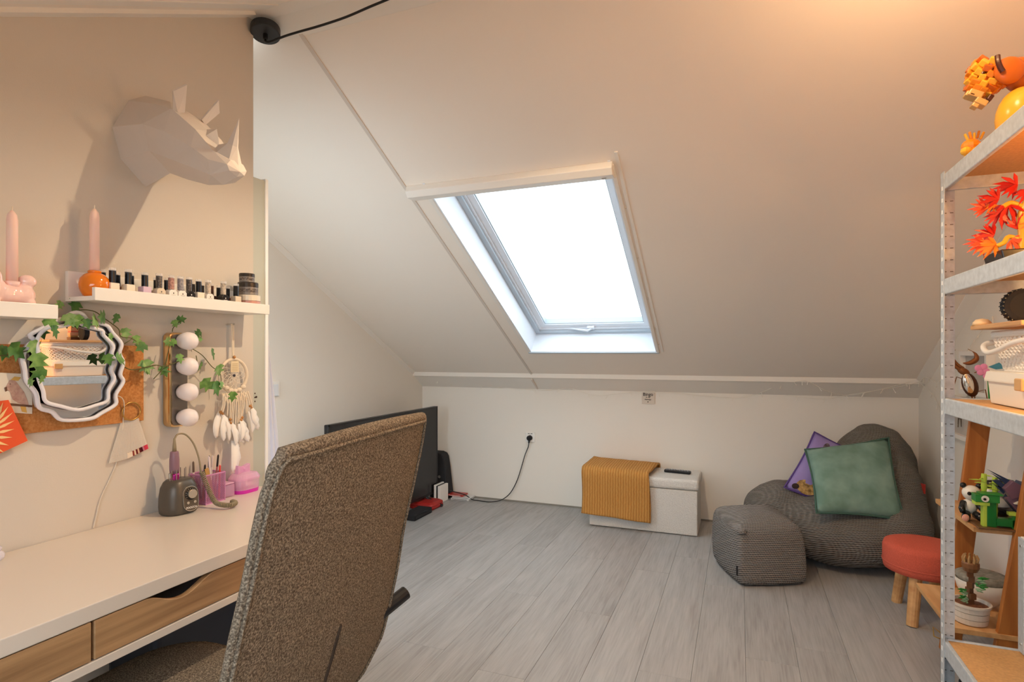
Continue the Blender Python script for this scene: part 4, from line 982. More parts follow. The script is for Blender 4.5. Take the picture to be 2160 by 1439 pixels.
# pink clear boxes
M_PINKCLEAR = mat('pink_clear_acrylic', '#f5c4e6', .08, alpha=.38)
t = thing('acrylic_box', 'small translucent pink box beside the mesh cup', 'box', (-1.64, 1.475, .76))
MB().box((-1.668, 1.452, .76), (-1.612, 1.496, .802)).build('box_body', M_PINKCLEAR, t, bevel=.003)
MB().box((-1.667, 1.453, .803), (-1.613, 1.495, .808)).build('lid', mat('pink_frost', '#e6b8d8', .3, alpha=.8), t, bevel=.002)
b = MB()
for k in range(7): b.cbox((-1.64, 1.462+.004*k, .781), (.045, .002, .034))
b.build('paper_sheets', mat('lilac_sheets', '#b58fc0', .6), t)
t = thing('bow_trinket_box', 'clear pink trinket box with a bow on its lid, right of the small box', 'box', (-1.63, 1.555, .76))
sec = rounded(.075, .10, .03, 6, -1.632, 1.555)
def loft(lay, name, m, t, sec=sec, c=(-1.632, 1.555), cap=True):
    b = MB(); vs = []
    for sc, z in lay: vs += [(c[0]+(x-c[0])*sc, c[1]+(y-c[1])*sc, z) for x, y in sec]
    m_ = len(sec); fs = [(i*m_+j, i*m_+(j+1) % m_, (i+1)*m_+(j+1) % m_, (i+1)*m_+j) for i in range(len(lay)-1) for j in range(m_)]
    if cap: fs += [tuple(range(m_))[::-1], tuple((len(lay)-1)*m_+j for j in range(m_))]
    return b.add(vs, fs).build(name, m, t, smooth=False)
loft([(.93, .7602), (.97, .772)], 'base_band', mat('magenta_acrylic', '#d030b0', .15), t)
loft([(.96, .7725), (1.0, .806)], 'box_body', M_PINKCLEAR, t)
loft([(1.05, .8065), (1.05, .812), (.85, .826), (.3, .832)], 'lid', mat('pink_clear_lid', '#f5bfe4', .06, alpha=.45), t)
b = MB(); 
for s in (-1, 1): b.add([(-1.632+.012, 1.545, .832), (-1.632+.012, 1.545+s*.026, .828), (-1.632+.012, 1.545+s*.026, .858), (-1.632+.012, 1.545, .850), (-1.632-.006, 1.545, .832), (-1.632-.006, 1.545+s*.026, .828), (-1.632-.006, 1.545+s*.026, .858), (-1.632-.006, 1.545, .850)], [(3,2,1,0),(4,5,6,7),(0,1,5,4),(1,2,6,5),(2,3,7,6),(3,0,4,7)])
b.ball((-1.625, 1.545, .842), .008, 10, 7)
b.build('bow', mat('pink_bow_acrylic', '#f0b4e0', .08, alpha=.6), t, bevel=.003)
b = MB()
for k in range(6): b.cbox((-1.632+.03*((k*7 % 5)/5-.4), 1.525+.012*k, .79), (.02, .012, .018), (.3*k, .5*k, .2*k))
b.build('contents', mat('pale_pink_bits', '#f3dbe6', .4), t)
t = thing('glass_ornament', 'small clear crystal ornament on the left edge of the desk', 'ornament', (-1.625, .823, .76))
b = MB(); b.ball((-1.625, .823, .772), .012, 10, 7); b.build('base', mat('crystal', '#e8e2ea', .05, alpha=.6), t); b = MB(); b.ball((-1.625, .823, .789), .007, 8, 6); b.build('top', mat('crystal', '#e8e2ea', .05), t)

# ------------------------------------------------------------------ TV corner
tv = thing('television', 'large black flat television standing on the floor by the gable wall', 'television', (-2.4, 3.6, 0))
MB().box((-2.42, 2.93, .075), (-2.385, 4.325, .80)).build('housing', M_BLACK, tv, bevel=.006)
MB().box((-2.386, 2.942, .095), (-2.3825, 4.313, .788)).build('screen', mat('dark_screen', '#232224', .25, spec=.4), tv)
b = MB(); b.box((-2.388, 2.93, .79), (-2.381, 4.325, .80)); b.box((-2.388, 2.93, .075), (-2.381, 4.325, .095)); b.box((-2.388, 2.93, .075), (-2.381, 2.942, .80)); b.box((-2.388, 4.313, .075), (-2.381, 4.325, .80)); b.build('bezel', mat('bezel_black', '#101012', .3), tv)
for yy in (3.15, 4.15):
    MB().tube([(-2.56, yy, .012), (-2.42, yy, .06), (-2.40, yy, .085), (-2.38, yy, .06), (-2.24, yy, .012)], .011, 8).build('foot', M_BLACK, tv)
t = thing('media_player', 'flat black media player lying under the television edge', 'media player', (-2.3, 3.8, 0))
MB().box((-2.36, 3.72, 0), (-2.24, 3.98, .045)).build('body', M_BLACKM, t, bevel=.006)
MB().box((-2.241, 3.73, .012), (-2.238, 3.97, .030)).build('front_panel', M_BLACK, t)
t = thing('subwoofer', 'black tapered speaker with silver badge behind the television', 'speaker', (-2.4, 4.44, 0))
b = MB(); pr = [(-2.50, 0), (-2.32, 0), (-2.352, .26), (-2.367, .35), (-2.385, .38), (-2.42, .392), (-2.50, .392)]
b.prism(pr, 'Y', 4.40, 4.51); b.build('cabinet', mat('black_cloth', '#202024', .75), t, bevel=.008)
b = MB(); b.lathe([(.013, -.004), (.013, 0)], (-2.405, 4.40, .185), 16, 'Y'); b.build('badge', M_CHROME, t)
t = thing('game_console', 'white game console dock with black slot beside the television', 'game console', (-2.345, 4.33, 0))
MB().box((-2.372, 4.24, 0), (-2.350, 4.385, .15)).build('rear_shell', M_WHITEGLOSS, t, bevel=.004)
MB().box((-2.350, 4.245, 0), (-2.336, 4.38, .143)).build('slot', M_BLACK, t)
MB().box((-2.336, 4.24, 0), (-2.312, 4.385, .142)).build('front_shell', M_WHITEGLOSS, t, bevel=.004)
t = thing('red_case', 'red rounded zip case lying on the floor before the television', 'case', (-2.36, 4.12, 0))
b = MB(); out = rounded(.22, .20, .03, 4, -2.365, 4.11)
loft([(.92, .001), (1.0, .012), (1.0, .022), (.94, .030)], 'bottom_shell', mat('red_leather', '#a8241f', .5), t, out, (-2.365, 4.11))
loft([(.93, .0302), (1.0, .034), (.96, .046), (.80, .056)], 'top_shell', mat('red_leather', '#a8241f', .5), t, out, (-2.365, 4.11))
for k, (z, c, lb, dx) in enumerate(((0, '#e9e8e6', 'white game case, bottom of the small stack by the console', .0), (.0145, '#dcdad8', 'white game case in the middle of the small stack', .012), (.029, '#b03028', 'red game case on top of the small stack', -.03))):
    t = thing('game_case', lb, 'game case', (-2.21+dx, 4.45, z), 'game cases stacked on the floor')
    MB().box((-2.295+dx, 4.40, z), (-2.125+dx-.03*(k == 2), 4.505, z+.0135)).build('cover', mat('case_%d' % k, c, .3), t, bevel=.002)
    MB().box((-2.285+dx, 4.399, z+.004), (-2.145+dx-.03*(k == 2), 4.402, z+.0095)).build('spine_print', mat('spine_%d' % k, ['#8d8a88', '#a8a5a2', '#d8c0b8'][k], .4), t)

# ------------------------------------------------------------------ socket, plug, cable, sign
so = thing('wall_socket', 'white wall socket with two USB ports on the knee wall', 'socket', (-1.62, YK, .55))
MB().box((-1.660, YK-.011, .510), (-1.578, YK, .592)).build('plate', M_WHITEGLOSS, so, bevel=.004)
b = MB(); b.lathe([(.024, -.0118), (.024, -.008)], (-1.619, YK, .548), 20, 'Y'); b.build('recess', mat('socket_grey', '#d6d4d0', .5), so)
for xx in (-1.630, -1.606): MB().box((xx-.008, YK-.0122, .578), (xx+.008, YK-.010, .583)).build('usb_port', M_BLACK, so)
pg = thing('power_cable', 'black power cable plugged into the wall socket, drooping to the floor', 'cable', (-1.62, 4.5, .54))
b = MB(); b.lathe([(.010, -.045), (.021, -.040), (.021, -.012)], (-1.619, YK, .546), 18, 'Y'); b.tube([(-1.619, YK-.032, .535), (-1.622, YK-.032, .505)], [.010, .006], 8); b.build('plug', M_BLACKM, pg)
cp = [(-1.621, 4.498, .51), (-1.63, 4.502, .47), (-1.658, 4.505, .404), (-1.69, 4.505, .30), (-1.722, 4.505, .202), (-1.76, 4.50, .12), (-1.80, 4.48, .06), (-1.86, 4.44, .02), (-1.95, 4.42, .006), (-2.05, 4.43, .006), (-2.10, 4.415, .012), (-2.16, 4.40, .05), (-2.26, 4.392, .07), (-2.31, 4.39, .08)]
MB().tube(bez(cp, 6), .0038, 8).build('cord', M_BLACK, pg, smooth=True)
sg = thing('bingo_sign', 'small cream tile sign with black lettering hung on the knee wall', 'sign', (-.653, YK, .9))
MB().box((-.703, YK-.012, .858), (-.603, YK, .958)).build('tile', mat('cream_tile', '#d9cfc2', .6), sg, bevel=.003)
M_INK = mat('black_ink', '#2a2624', .7)
FR = (PI/2, 0, 0)
text('lettering', 'Bingo', .034, (-.655, YK-.0125, .931), FR, M_INK, sg, .0004)
text('lettering', 'is my', .016, (-.655, YK-.0125, .910), FR, M_INK, sg, .0004)
text('lettering', 'therapy', .016, (-.655, YK-.0125, .893), FR, M_INK, sg, .0004)
b = MB(); b.prism([(-.655, .868), (-.660, .876), (-.6585, .879), (-.655, .8765), (-.6515, .879), (-.650, .876)], 'Y', YK-.0129, YK-.012); b.build('heart', M_INK, sg)
b = MB(); b.ball((-.653, YK-.006, .964), .004, 8, 6); b.build('nail', M_INK, sg)

# fairy lights along the cove
fa = thing('fairy_lights', 'thin white fairy light string draped along the cove and right corner', 'string lights', (0, 4.48, 1.0))
SP = [(-2.6, 4.40, 1.07), (-2.45, 4.46, 1.02), (-2.2, 4.50, .98), (-1.515, 4.512, .943), (-1.274, 4.50, .965), (-1.061, 4.512, .913), (-.782, 4.512, .945), (-.429, 4.512, .945), (.001, 4.512, .925), (.25, 4.44, 1.02), (.37, 4.36, 1.058), (.43, 4.36, 1.06), (.546, 4.40, .995), (.689, 4.47, .965), (.855, 4.41, 1.01), (1.02, 4.36, 1.07)]
M_WIRE = mat('white_wire', '#e9e2d6', .5)
st_ = bez(SP, 8)
MB().tube(st_, .0017, 5).build('wire', M_WIRE, fa, smooth=True)
SP2 = [(.30, 4.50, .95), (.55, 4.505, .935), (.72, 4.46, .975), (.95, 4.40, 1.03), (1.05, 4.34, 1.065), (1.075, 4.28, 1.10), (1.085, 4.1, 1.08), (1.09, 3.98, 1.13), (1.09, 3.85, 1.18), (1.09, 3.7, 1.22), (1.09, 3.55, 1.30), (1.09, 3.3, 1.42)]
s2 = bez(SP2, 8); MB().tube(s2, .0017, 5).build('wire', M_WIRE, fa, smooth=True)
SP3 = [(1.06, 4.33, 1.06), (1.09, 4.2, 1.0), (1.09, 4.05, .93), (1.09, 3.95, .97), (1.09, 3.75, .96), (1.09, 3.6, 1.05)]
s3 = bez(SP3, 8); MB().tube(s3, .0017, 5).build('wire', M_WIRE, fa, smooth=True)
for arr, stp in ((st_, 5), (s2, 5), (s3, 5)):
    for i in range(3, len(arr), stp):
        p = arr[i]; rr = random.Random(i); sgn = -1 if p.x < 1.0 else 0
        dv = Vector((rr.uniform(-.02, .02), -.004 if sgn else rr.uniform(-.02, .02), -rr.uniform(.02, .034)))
        if not sgn: dv.x = -.004
        b = MB(); b.tube([p, p+dv*.6, p+dv], [.0016, .0022, .003], 5); b.build('light_tip', M_WIRE, fa)
# switch on gable wall and curtain
t = thing('light_switch', 'white light switch on the alcove gable wall beside the curtain', 'switch', (XG, 2.75, 1.03))
MB().box((XG, 2.70, .985), (XG+.012, 2.79, 1.075)).build('plate', M_WHITEGLOSS, t, bevel=.003)
MB().box((XG+.012, 2.715, .988), (XG+.016, 2.775, 1.060)).build('rocker', mat('rocker_white', '#dfe3e8', .3), t, bevel=.002)
b = MB()
def curt(u, v):
    z = 1.34-1.32*v; w = .012+.17*v**.9
    return Vector((-1.735+.018*sin(u*22+v*2)+.004, 1.735+w*u*1.0, z))
b.grid(curt, 26, 20)
cu = tag(b.build('sheer_curtain', mat('sheer_white', '#eef0f8', .9, alpha=.75, spec=.1), smooth=True), 'sheer white curtain hanging behind the door jamb', 'curtain')
so_ = cu.modifiers.new('solid', 'SOLIDIFY'); so_.thickness = .001

# ------------------------------------------------------------------ ottoman, blanket, remote
ot = thing('storage_ottoman', 'white boucle storage ottoman bench against the knee wall', 'ottoman', (-.64, 4.29, 0))
M_BOUCLE = mat('white_boucle', '#d6d3ce', .95, var=.08, vscale=140, bump=.9, bscale=140, spec=.1)
MB().box((-1.015, 4.105, .004), (-.265, 4.475, .31)).build('box', M_BOUCLE, ot, bevel=.008, bseg=3)
MB().box((-1.025, 4.095, .312), (-.255, 4.485, .385)).build('lid', M_BOUCLE, ot, bevel=.022, bseg=4)
bl = []
path = [(4.482, .355), (4.487, .395), (4.40, .418), (4.28, .416), (4.16, .412), (4.10, .408), (4.078, .395), (4.072, .36), (4.073, .30), (4.074, .22), (4.072, .15), (4.068, .098)]
P = bez([(0, y, z) for y, z in path], 5)
def bl_pt(u, v):
    k = v*(len(P)-1); i = min(int(k), len(P)-2); p = P[i].lerp(P[i+1], k-i)
    hang = max(0, (v-.55)/.45)
    x = -1.055+u*.475+.012*hang*(u-.5)+.006*sin(v*9)*(1 if u in (0, 1) else 0)
    if v < .45: x = x-.035*(.45-v)*(1-u)*.5+.045*(.45-v)*u
    nz = noise.noise(Vector((x*7, p.y*7, p.z*7)))
    return Vector((x, p.y-.010*abs(nz)*hang-.004*hang*(1+sin(u*11)), p.z+.010*abs(nz)*(1-hang)-.022*hang*u+.012*(1-u)*(1-hang)))
b = MB(); b.grid(bl_pt, 30, 44)
bk2 = tag(b.build('throw_blanket', wave_mat('mustard_plush', '#c4904c', '#a96f30', 17, 'X', .95, .55, 1.6), smooth=True), 'mustard ribbed plush throw folded over the left half of the ottoman', 'blanket')
s5 = bk2.modifiers.new('solid', 'SOLIDIFY'); s5.thickness = .014; s5.offset = 1
rc = thing('remote_control', 'black television remote lying on the white ottoman lid', 'remote', (-.41, 4.33, .385))
RR = (0, 0, math.radians(-7))
MB().cbox((-.415, 4.31, .396), (.185, .045, .020), RR).build('body', M_BLACK, rc, bevel=.006)
b = MB()
for i in range(9):
    for j in range(3):
        if (i, j) in ((4, 0), (4, 2)): continue
        v = Matrix.Rotation(RR[2], 3, 'Z')@Vector((-.075+i*.0185, -.013+j*.013, 0)); b.cbox((-.415+v.x, 4.31+v.y, .4068), (.011, .007, .003), RR)
b.build('buttons', mat('button_grey', '#8d9096', .5), rc)

# ------------------------------------------------------------------ bean bag, pouf, cushions
M_KNIT = knit_mat('grey_knit', '#908b87', '#59544f')
bb = thing('bean_bag_chair', 'large dark grey knitted bean bag chair in the right corner', 'bean bag', (.6, 4.1, 0))
b = MB()
def bblob(c, r, rot=None): b.ball(c, r, 24, 16, rot)
bblob((.58, 3.99, .20), (.44, .385, .215)); bblob((.28, 4.10, .235), (.26, .27, .20)); bblob((.80, 4.0, .23), (.24, .34, .22)); bblob((.80, 4.28, .46), (.245, .20, .35)); bblob((.88, 4.15, .34), (.17, .24, .30)); bblob((.60, 4.30, .30), (.26, .18, .26))
for p in b.v: p.z = max(p.z, .004); p.x = min(p.x, 1.075); p.y = min(p.y, 4.50)
o = b.build('bag', M_KNIT, bb, fix=False)
rm = o.modifiers.new('remesh', 'REMESH'); rm.mode = 'VOXEL'; rm.voxel_size = .018; rm.use_smooth_shade = True
sm = o.modifiers.new('smooth', 'SMOOTH'); sm.iterations = 9; sm.factor = .6
tx = bpy.data.textures.new('bag_folds', 'CLOUDS'); tx.noise_scale = .16
dm = o.modifiers.new('folds', 'DISPLACE'); dm.texture = tx; dm.strength = .035; dm.texture_coords = 'LOCAL'; dm.mid_level = .6
b = MB(); b.box((.985, 3.98, .435), (.99, 4.03, .49), (0, 0, .5)); b.build('red_tag', mat('red_tag', '#b23a32', .7), bb)
po = thing('pouf', 'small grey knitted cube pouf in front of the bean bag', 'pouf', (.1, 3.58, 0))
Q = [Vector((.005, 3.30, 0)), Vector((.345, 3.46, 0)), Vector((.20, 3.86, 0)), Vector((-.155, 3.70, 0))]
cen = sum(Q, Vector())/4
def rquad(sc, z, r):
    out = []
    for i in range(4):
        p, a, c = Q[i], Q[i-1], Q[(i+1) % 4]
        p0 = p+(a-p).normalized()*r; p1 = p+(c-p).normalized()*r
        for k in range(5):
            t = k/4; out.append(p0*(1-t)**2+p*(2*t*(1-t))+p1*t*t)
        nx = c+(p-c).normalized()*r
        for k in range(1, 6): out.append(p1.lerp(nx, k/6)+((p1+nx)/2-cen).normalized()*.010*sin(PI*k/6)*(1 if 0 < z < .3 else .4))
    return [cen+(q-cen)*sc+Vector((0, 0, z)) for q in out]
lay = [(.93, .003, .05), (1.0, .018, .035), (1.02, .08, .03), (1.01, .18, .03), (.985, .25, .03), (.94, .285, .03), (.86, .308, .03), (.6, .330, .04), (.3, .342, .05), (.05, .344, .05)]
vs = []; m_ = 0
for sc, z, r in lay: rg = rquad(sc, z, r); m_ = len(rg); vs += rg
for p in vs:
    f = p.z/.35; p += Vector((-.012*f, .04*f, .035*f*max(0, (p.y-3.4))*1.2))
b = MB(); b.add(vs, [(i*m_+j, i*m_+(j+1) % m_, (i+1)*m_+(j+1) % m_, (i+1)*m_+j) for i in range(len(lay)-1) for j in range(m_)]+[tuple(range(m_))[::-1], tuple((len(lay)-1)*m_+j for j in range(m_))])
b.build('cover', knit_mat('grey_knit_pouf', '#9b9693', '#605c59'), po, smooth=True, subsurf=1)
b = MB(); b.ball((.012, 3.36, .285), (.028, .022, .016), 12, 8); b.build('corner_gather', knit_mat('grey_knit_pouf', '', ''), po, smooth=True)
MB().cbox((-.012, 3.305, .09), (.004, .012, .05), (0, 0, .5)).build('tag', M_BLACKM, po)

def cushion(name, label, corners, thick, m, pipe=None, nrm=None):
    TL, TR, BR, BL = [Vector(c) for c in corners]; c = (TL+TR+BR+BL)/4
    N = (TR-TL).cross(TL-BL).normalized()
    if N.y > 0: N = -N
    t = thing(name, label, 'cushion', c)
    n = 18; b = MB(); vs = []
    for side in (1, -1):
        for i in range(n+1):
            for j in range(n+1):
                u, v = i/n, j/n
                top = TL.lerp(TR, u); bot = BL.lerp(BR, u); p = top.lerp(bot, v)
                pin = 1-.10*(1-(2*u-1)**2)**1*0
                # edges bow inwards
                e = (c-p)*(.06*((1-(2*u-1)**2)*abs(2*v-1)**6+(1-(2*v-1)**2)*abs(2*u-1)**6))
                h = thick*((1-abs(2*u-1)**2.6)*(1-abs(2*v-1)**2.6))**.55
                h += .010*noise.noise(p*9)*(1 if 0 < u < 1 and 0 < v < 1 else 0)
                vs.append(p+e+N*h*side*(1 if side > 0 else .8))
    M2 = (n+1)**2; fs = []
    for i in range(n):
        for j in range(n):
            a, q, r, s = i*(n+1)+j, (i+1)*(n+1)+j, (i+1)*(n+1)+j+1, i*(n+1)+j+1
            fs += [(a, q, r, s), (M2+s, M2+r, M2+q, M2+a)]
    b.add(vs, fs); cov = b.build('cover', m, t, smooth=True)
    rim = [vs[i*(n+1)] for i in range(n+1)]+[vs[n*(n+1)+j] for j in range(1, n+1)]+[vs[i*(n+1)+n] for i in range(n-1, -1, -1)]+[vs[j] for j in range(n-1, 0, -1)]
    b = MB(); b.tube(rim, .006, 6, closed=True); b.build('piping', pipe or m, t, smooth=True)
    return t, TL, TR, BR, BL, N
M_GREEN = mat('sage_velvet', '#66867a', .8, col2='#83a298', vscale=9, bump=.35, bscale=18)
cushion('green_cushion', 'square sage green velvet cushion leaning on the bean bag', [(.371, 3.93, .662), (.829, 4.03, .745), (.845, 3.74, .330), (.397, 3.60, .362)], .065, M_GREEN, mat('sage_dark', '#3f5f54', .8))
t, TL, TR, BR, BL, N = cushion('purple_cushion', 'purple printed cushion behind the green cushion on the bean bag', [(.447, 4.15, .745), (.795, 4.17, .583), (.615, 3.93, .262), (.257, 3.93, .422)], .055, mat('lilac_fabric', '#9a88c2', .8, col2='#8a78b4', vscale=8), mat('purple_edge', '#5b4488', .8))
def cp_(u, v, h=.0): return TL.lerp(TR, u).lerp(BL.lerp(BR, u), v)+N*h
def patch(name, pts, m, extra=.004):
    b = MB(); vs = []
    for u, v in pts:
        hh = .055*((1-abs(2*u-1)**2.6)*(1-abs(2*v-1)**2.6))**.55
        vs.append(cp_(u, v, hh+extra))
    ctr = (sum(p[0] for p in pts)/len(pts), sum(p[1] for p in pts)/len(pts)); u, v = ctr
    vs.append(cp_(u, v, .055*((1-abs(2*u-1)**2.6)*(1-abs(2*v-1)**2.6))**.55+extra)); n = len(pts)
    b.add(vs, [(i, (i+1) % n, n) for i in range(n)]); b.build(name, m, t, fix=False)
ring = lambda cu, cv, ru, rv, n=14: [(cu+ru*cos(2*PI*k/n), cv+rv*sin(2*PI*k/n)) for k in range(n)]
patch('print_patch', ring(.24, .20, .045, .08), mat('print_plum', '#3a2630', .8, col2='#8a7a84', vscale=40))
patch('print_patch', ring(.50, .10, .13, .05), mat('print_maroon', '#5a2a3a', .8, col2='#8a6a78', vscale=40))
patch('print_patch', ring(.27, .88, .16, .10), mat('print_gold', '#6a4a20', .7, col2='#c8a060', vscale=60))
patch('print_patch', ring(.12, .93, .05, .04), mat('print_dark2', '#2a1a18', .8))
patch('print_patch', ring(.46, .80, .10, .09), mat('print_ivory', '#cfc6bc', .8), .006)
patch('print_patch', ring(.43, .76, .030, .045), mat('print_dark2', '#2a1a18', .8), .008)
patch('print_patch', ring(.43, .86, .028, .035), mat('print_dark2', '#2a1a18', .8), .008)

# ------------------------------------------------------------------ red stool
sto = thing('red_stool', 'round red felt stool on wooden legs beside the bean bag', 'stool', (.82, 3.27, 0))
b = MB(); b.lathe([(.15, .215), (.168, .222), (.172, .242), (.172, .322), (.165, .34), (.13, .348), (.0005, .352)], (.82, 3.27, 0), 40); b.build('seat', M_RED, sto, smooth=True)
b = MB(); b.lathe([(.1735, .250), (.1755, .254), (.1735, .258)], (.82, 3.27, 0), 40, cap=False); b.build('seam', M_RED, sto, smooth=True)
for sx in (-1, 1):
    for sy in (-1, 1):
        b = MB(); b.tube([(.82+sx*.085, 3.27+sy*.14, .001), (.82+sx*.06, 3.27+sy*.105, .24)], [.0235, .027], 14); b.build('leg', M_PINE, sto, smooth=False)

# ------------------------------------------------------------------ ladder shelf against the right wall
ld = thing('ladder_shelf', 'brown wooden ladder shelf leaning on the right wall behind the metal rack', 'shelf', (.9, 2.72, 0))
def railx(z, y=3): return .822+.107*z if y > 2.7 else .835+.14*z
for y in (2.505, 2.935):
    b = MB(); vs = []
    for z in (0, 1.06):
        for dx, dy in ((-.035, -.012), (.035, -.012), (.035, .012), (-.035, .012)): vs.append((railx(z, y)+dx, y+dy, z))
    b.add(vs, [(3,2,1,0),(4,5,6,7),(0,1,5,4),(1,2,6,5),(2,3,7,6),(3,0,4,7)]).build('rail', M_TEAK, ld, bevel=.002)
LB = [(.272, .700, 1.06), (.63, .777, 1.075), (1.03, .825, 1.08)]
for z, x0, x1 in LB:
    MB().box((x0, 2.52 if z > .3 else 2.49, z-.018), (x1, 2.92 if z != .63 else 2.95, z)).build('board', M_PINE, ld, bevel=.001)
# objects on the upper ladder board (z=.63) : brick-built panda, snake, big panda, bird
M_BW = mat('brick_white', '#ece6dc', .25); M_BB = mat('brick_black', '#1d1b1c', .25); M_BPK = mat('brick_pink', '#e0a08e', .3)
M_GRN = mat('brick_trans_green', '#1c7431', .12, alpha=.85); M_GRN2 = mat('brick_green', '#2a8236', .3); M_LIME = mat('brick_lime', '#b5cf4c', .3)
ZB = .63
def P_(x, y, z): return (x, y, ZB+z)
t = thing('brick_panda', 'small black and white brick-built panda sitting left of the green snake', 'toy', P_(.80, 2.63, 0))
b = MB(); b.ball(P_(.80, 2.64, .046), (.026, .026, .028), 14, 9); b.build('body', M_BW, t, smooth=True)
b = MB(); b.ball(P_(.806, 2.635, .098), (.030, .028, .028), 14, 9); hd = b.build('head', M_BW, t, smooth=True)
for s in (-1, 1):
    b = MB(); b.ball(P_(.806+s*.024, 2.64, .124), .0105, 10, 7); b.build('ear', M_BB, hd, smooth=True)
    b = MB(); b.ball(P_(.804+s*.012, 2.609, .10), (.007, .005, .007), 10, 7); b.build('eye_patch', M_BB, hd)
    b = MB(); b.tube([P_(.80+s*.02, 2.63, .062), P_(.80+s*.032, 2.605, .045), P_(.80+s*.034, 2.59, .035)], [.011, .011, .009], 8); b.build('arm', M_BB, t, smooth=True)
    b = MB(); b.tube([P_(.80+s*.014, 2.62, .022), P_(.80+s*.026, 2.585, .014)], [.014, .013], 8); lg = b.build('leg', M_BB, t, smooth=True)
    b = MB(); b.ball(P_(.80+s*.028, 2.580, .016), (.012, .006, .013), 10, 7); b.build('paw_pad', M_BPK, lg)
b = MB(); b.ball(P_(.804, 2.605, .088), (.006, .004, .005), 8, 6); b.build('nose', M_BB, hd)
t = thing('brick_snake', 'bright green see-through brick-built snake with white eye on the ladder board', 'toy', P_(.82, 2.53, 0))
def br(nm, m, x0, y0, z0, x1, y1, z1, par=None): return MB().box(P_(x0, y0, z0), P_(x1, y1, z1)).build(nm, m, par or t, bevel=.0015)
br('base_plate', mat('brick_brown', '#6a4a30', .4), .785, 2.495, 0, .965, 2.60, .006)
br('neck', M_GRN, .815, 2.515, .006, .842, 2.545, .095)
br('neck_front', M_LIME, .803, 2.515, .0, .815, 2.540, .085)
hd = br('head', M_GRN2, .780, 2.510, .092, .850, 2.552, .118)
br('jaw', M_LIME, .780, 2.512, .080, .822, 2.548, .0915)
br('brow', M_GRN2, .795, 2.508, .1185, .86, 2.554, .123, hd)
b = MB(); b.lathe([(.011, -.004), (.011, 0), (.008, .002)], P_(.806, 2.507, .106), 14, 'Y'); b.build('eye', M_BW, hd)
b = MB(); b.lathe([(.0045, -.0052), (.0045, 0)], P_(.804, 2.506, .105), 10, 'Y'); b.build('pupil', M_BB, hd)
br('body_coil', M_GRN, .842, 2.512, .012, .905, 2.545, .038); br('tail', M_GRN, .885, 2.512, .006, .915, 2.545, .050); br('tail_tip', M_LIME, .878, 2.516, .0505, .902, 2.541, .062)
for s, (x, y, h, dz) in enumerate(((.822, 2.566, .185, 0), (.872, 2.62, .165, 0))):
    b = MB()
    for k in range(6): b.lathe([(.008, h*k/6), (.0095, h*(k+.5)/6), (.008, h*(k+1)/6-.001)], P_(x, y, 0), 10)
    q = thing('brick_bamboo', ['lime brick bamboo stalk standing right behind the green snake', 'lime brick bamboo stalk beside the dark blue brick bird'][s], 'toy plant', P_(x, y, 0), 'brick bamboo stalks on the ladder board'); b.build('stalk', M_LIME, q)
    for k in range(6):
        a = k*1.05+s; z = h*(.72+.05*k)
        b = MB(); A = Vector(P_(x, y, z)); d = Vector((cos(a), sin(a)*.5, -.10+.1*(k % 2))); b.tube([A, A+d*.022, A+d*.045], [.001, .0028, .0006], 5); b.build('leaf', M_LIME, q)
t = thing('brick_panda', 'large brick-built panda lying behind the dark blue bird', 'toy', P_(.92, 2.73, 0))
b = MB(); b.ball(P_(.915, 2.73, .060), (.045, .045, .058), 16, 10); b.build('body', M_BW, t, smooth=True)
for z, x0 in ((.012, .86), (.115, .855)):
    b = MB(); b.tube([P_(.95, 2.70, z+.012), P_(.90, 2.675, z+.012), P_(x0, 2.68, z+.010)], [.018, .019, .015], 10); b.build('limb', M_BB, t, smooth=True)
b = MB(); b.ball(P_(.975, 2.74, .10), (.035, .035, .033), 14, 9); b.build('head', M_BW, t, smooth=True)
t = thing('brick_bird', 'dark blue and plum brick-built bird with pointed feathers on the ladder board', 'toy', P_(.93, 2.60, 0))
M_BLU = mat('brick_navy', '#2a3a5a', .35); M_PLM = mat('brick_plum', '#7a5a6a', .35); M_TEAL = mat('brick_teal', '#3f8f90', .35)
def wedge(nm, m, pts, th=.016, y=2.60):
    b = MB(); b.prism([(x, ZB+z) for x, z in pts], 'Y', y-th/2, y+th/2); return b.build(nm, m, t, bevel=.001)
wedge('body', M_BLU, [(.895, .09), (.935, .16), (.965, .15), (.985, .07), (.985, 0.01), (.955, .01), (.925, .05)], .05)
wedge('chest', M_PLM, [(.880, .135), (.905, .165), (.93, .15), (.925, .11), (.90, .10)], .03, 2.575)
wedge('breast', M_PLM, [(.885, .10), (.925, .115), (.955, .06), (.97, .01), (.95, .02), (.915, .06)], .02, 2.575)
for k, pts in enumerate(([(.838, .198), (.91, .160), (.905, .150)], [(.850, .185), (.912, .148), (.90, .140)], [(.853, .158), (.872, .162), (.90, .135), (.885, .128)], [(.858, .145), (.892, .122), (.885, .112)])): wedge('feather', M_BLU, pts, .012, 2.59)
wedge('wing', M_TEAL, [(.92, .10), (.94, .128), (.985, .09), (.985, .05)], .014, 2.565)
wedge('claw', M_BW, [(.905, .085), (.925, .082), (.93, .09), (.92, .095)], .02, 2.562)
t = thing('blue_glitter_pouch', 'pale blue sparkly pouch lying at the front of the ladder board', 'pouch', P_(.95, 2.535, 0))
b = MB(); b.ball(P_(.955, 2.545, .022), (.055, .022, .021), 18, 9); b.build('pouch', mat('blue_glitter', '#8fb2d8', .3, .3, var=.3, vscale=300), t, smooth=True)
t = thing('brown_bottle', 'dark red-brown bottle standing at the back of the ladder board', 'bottle', P_(.985, 2.64, 0))
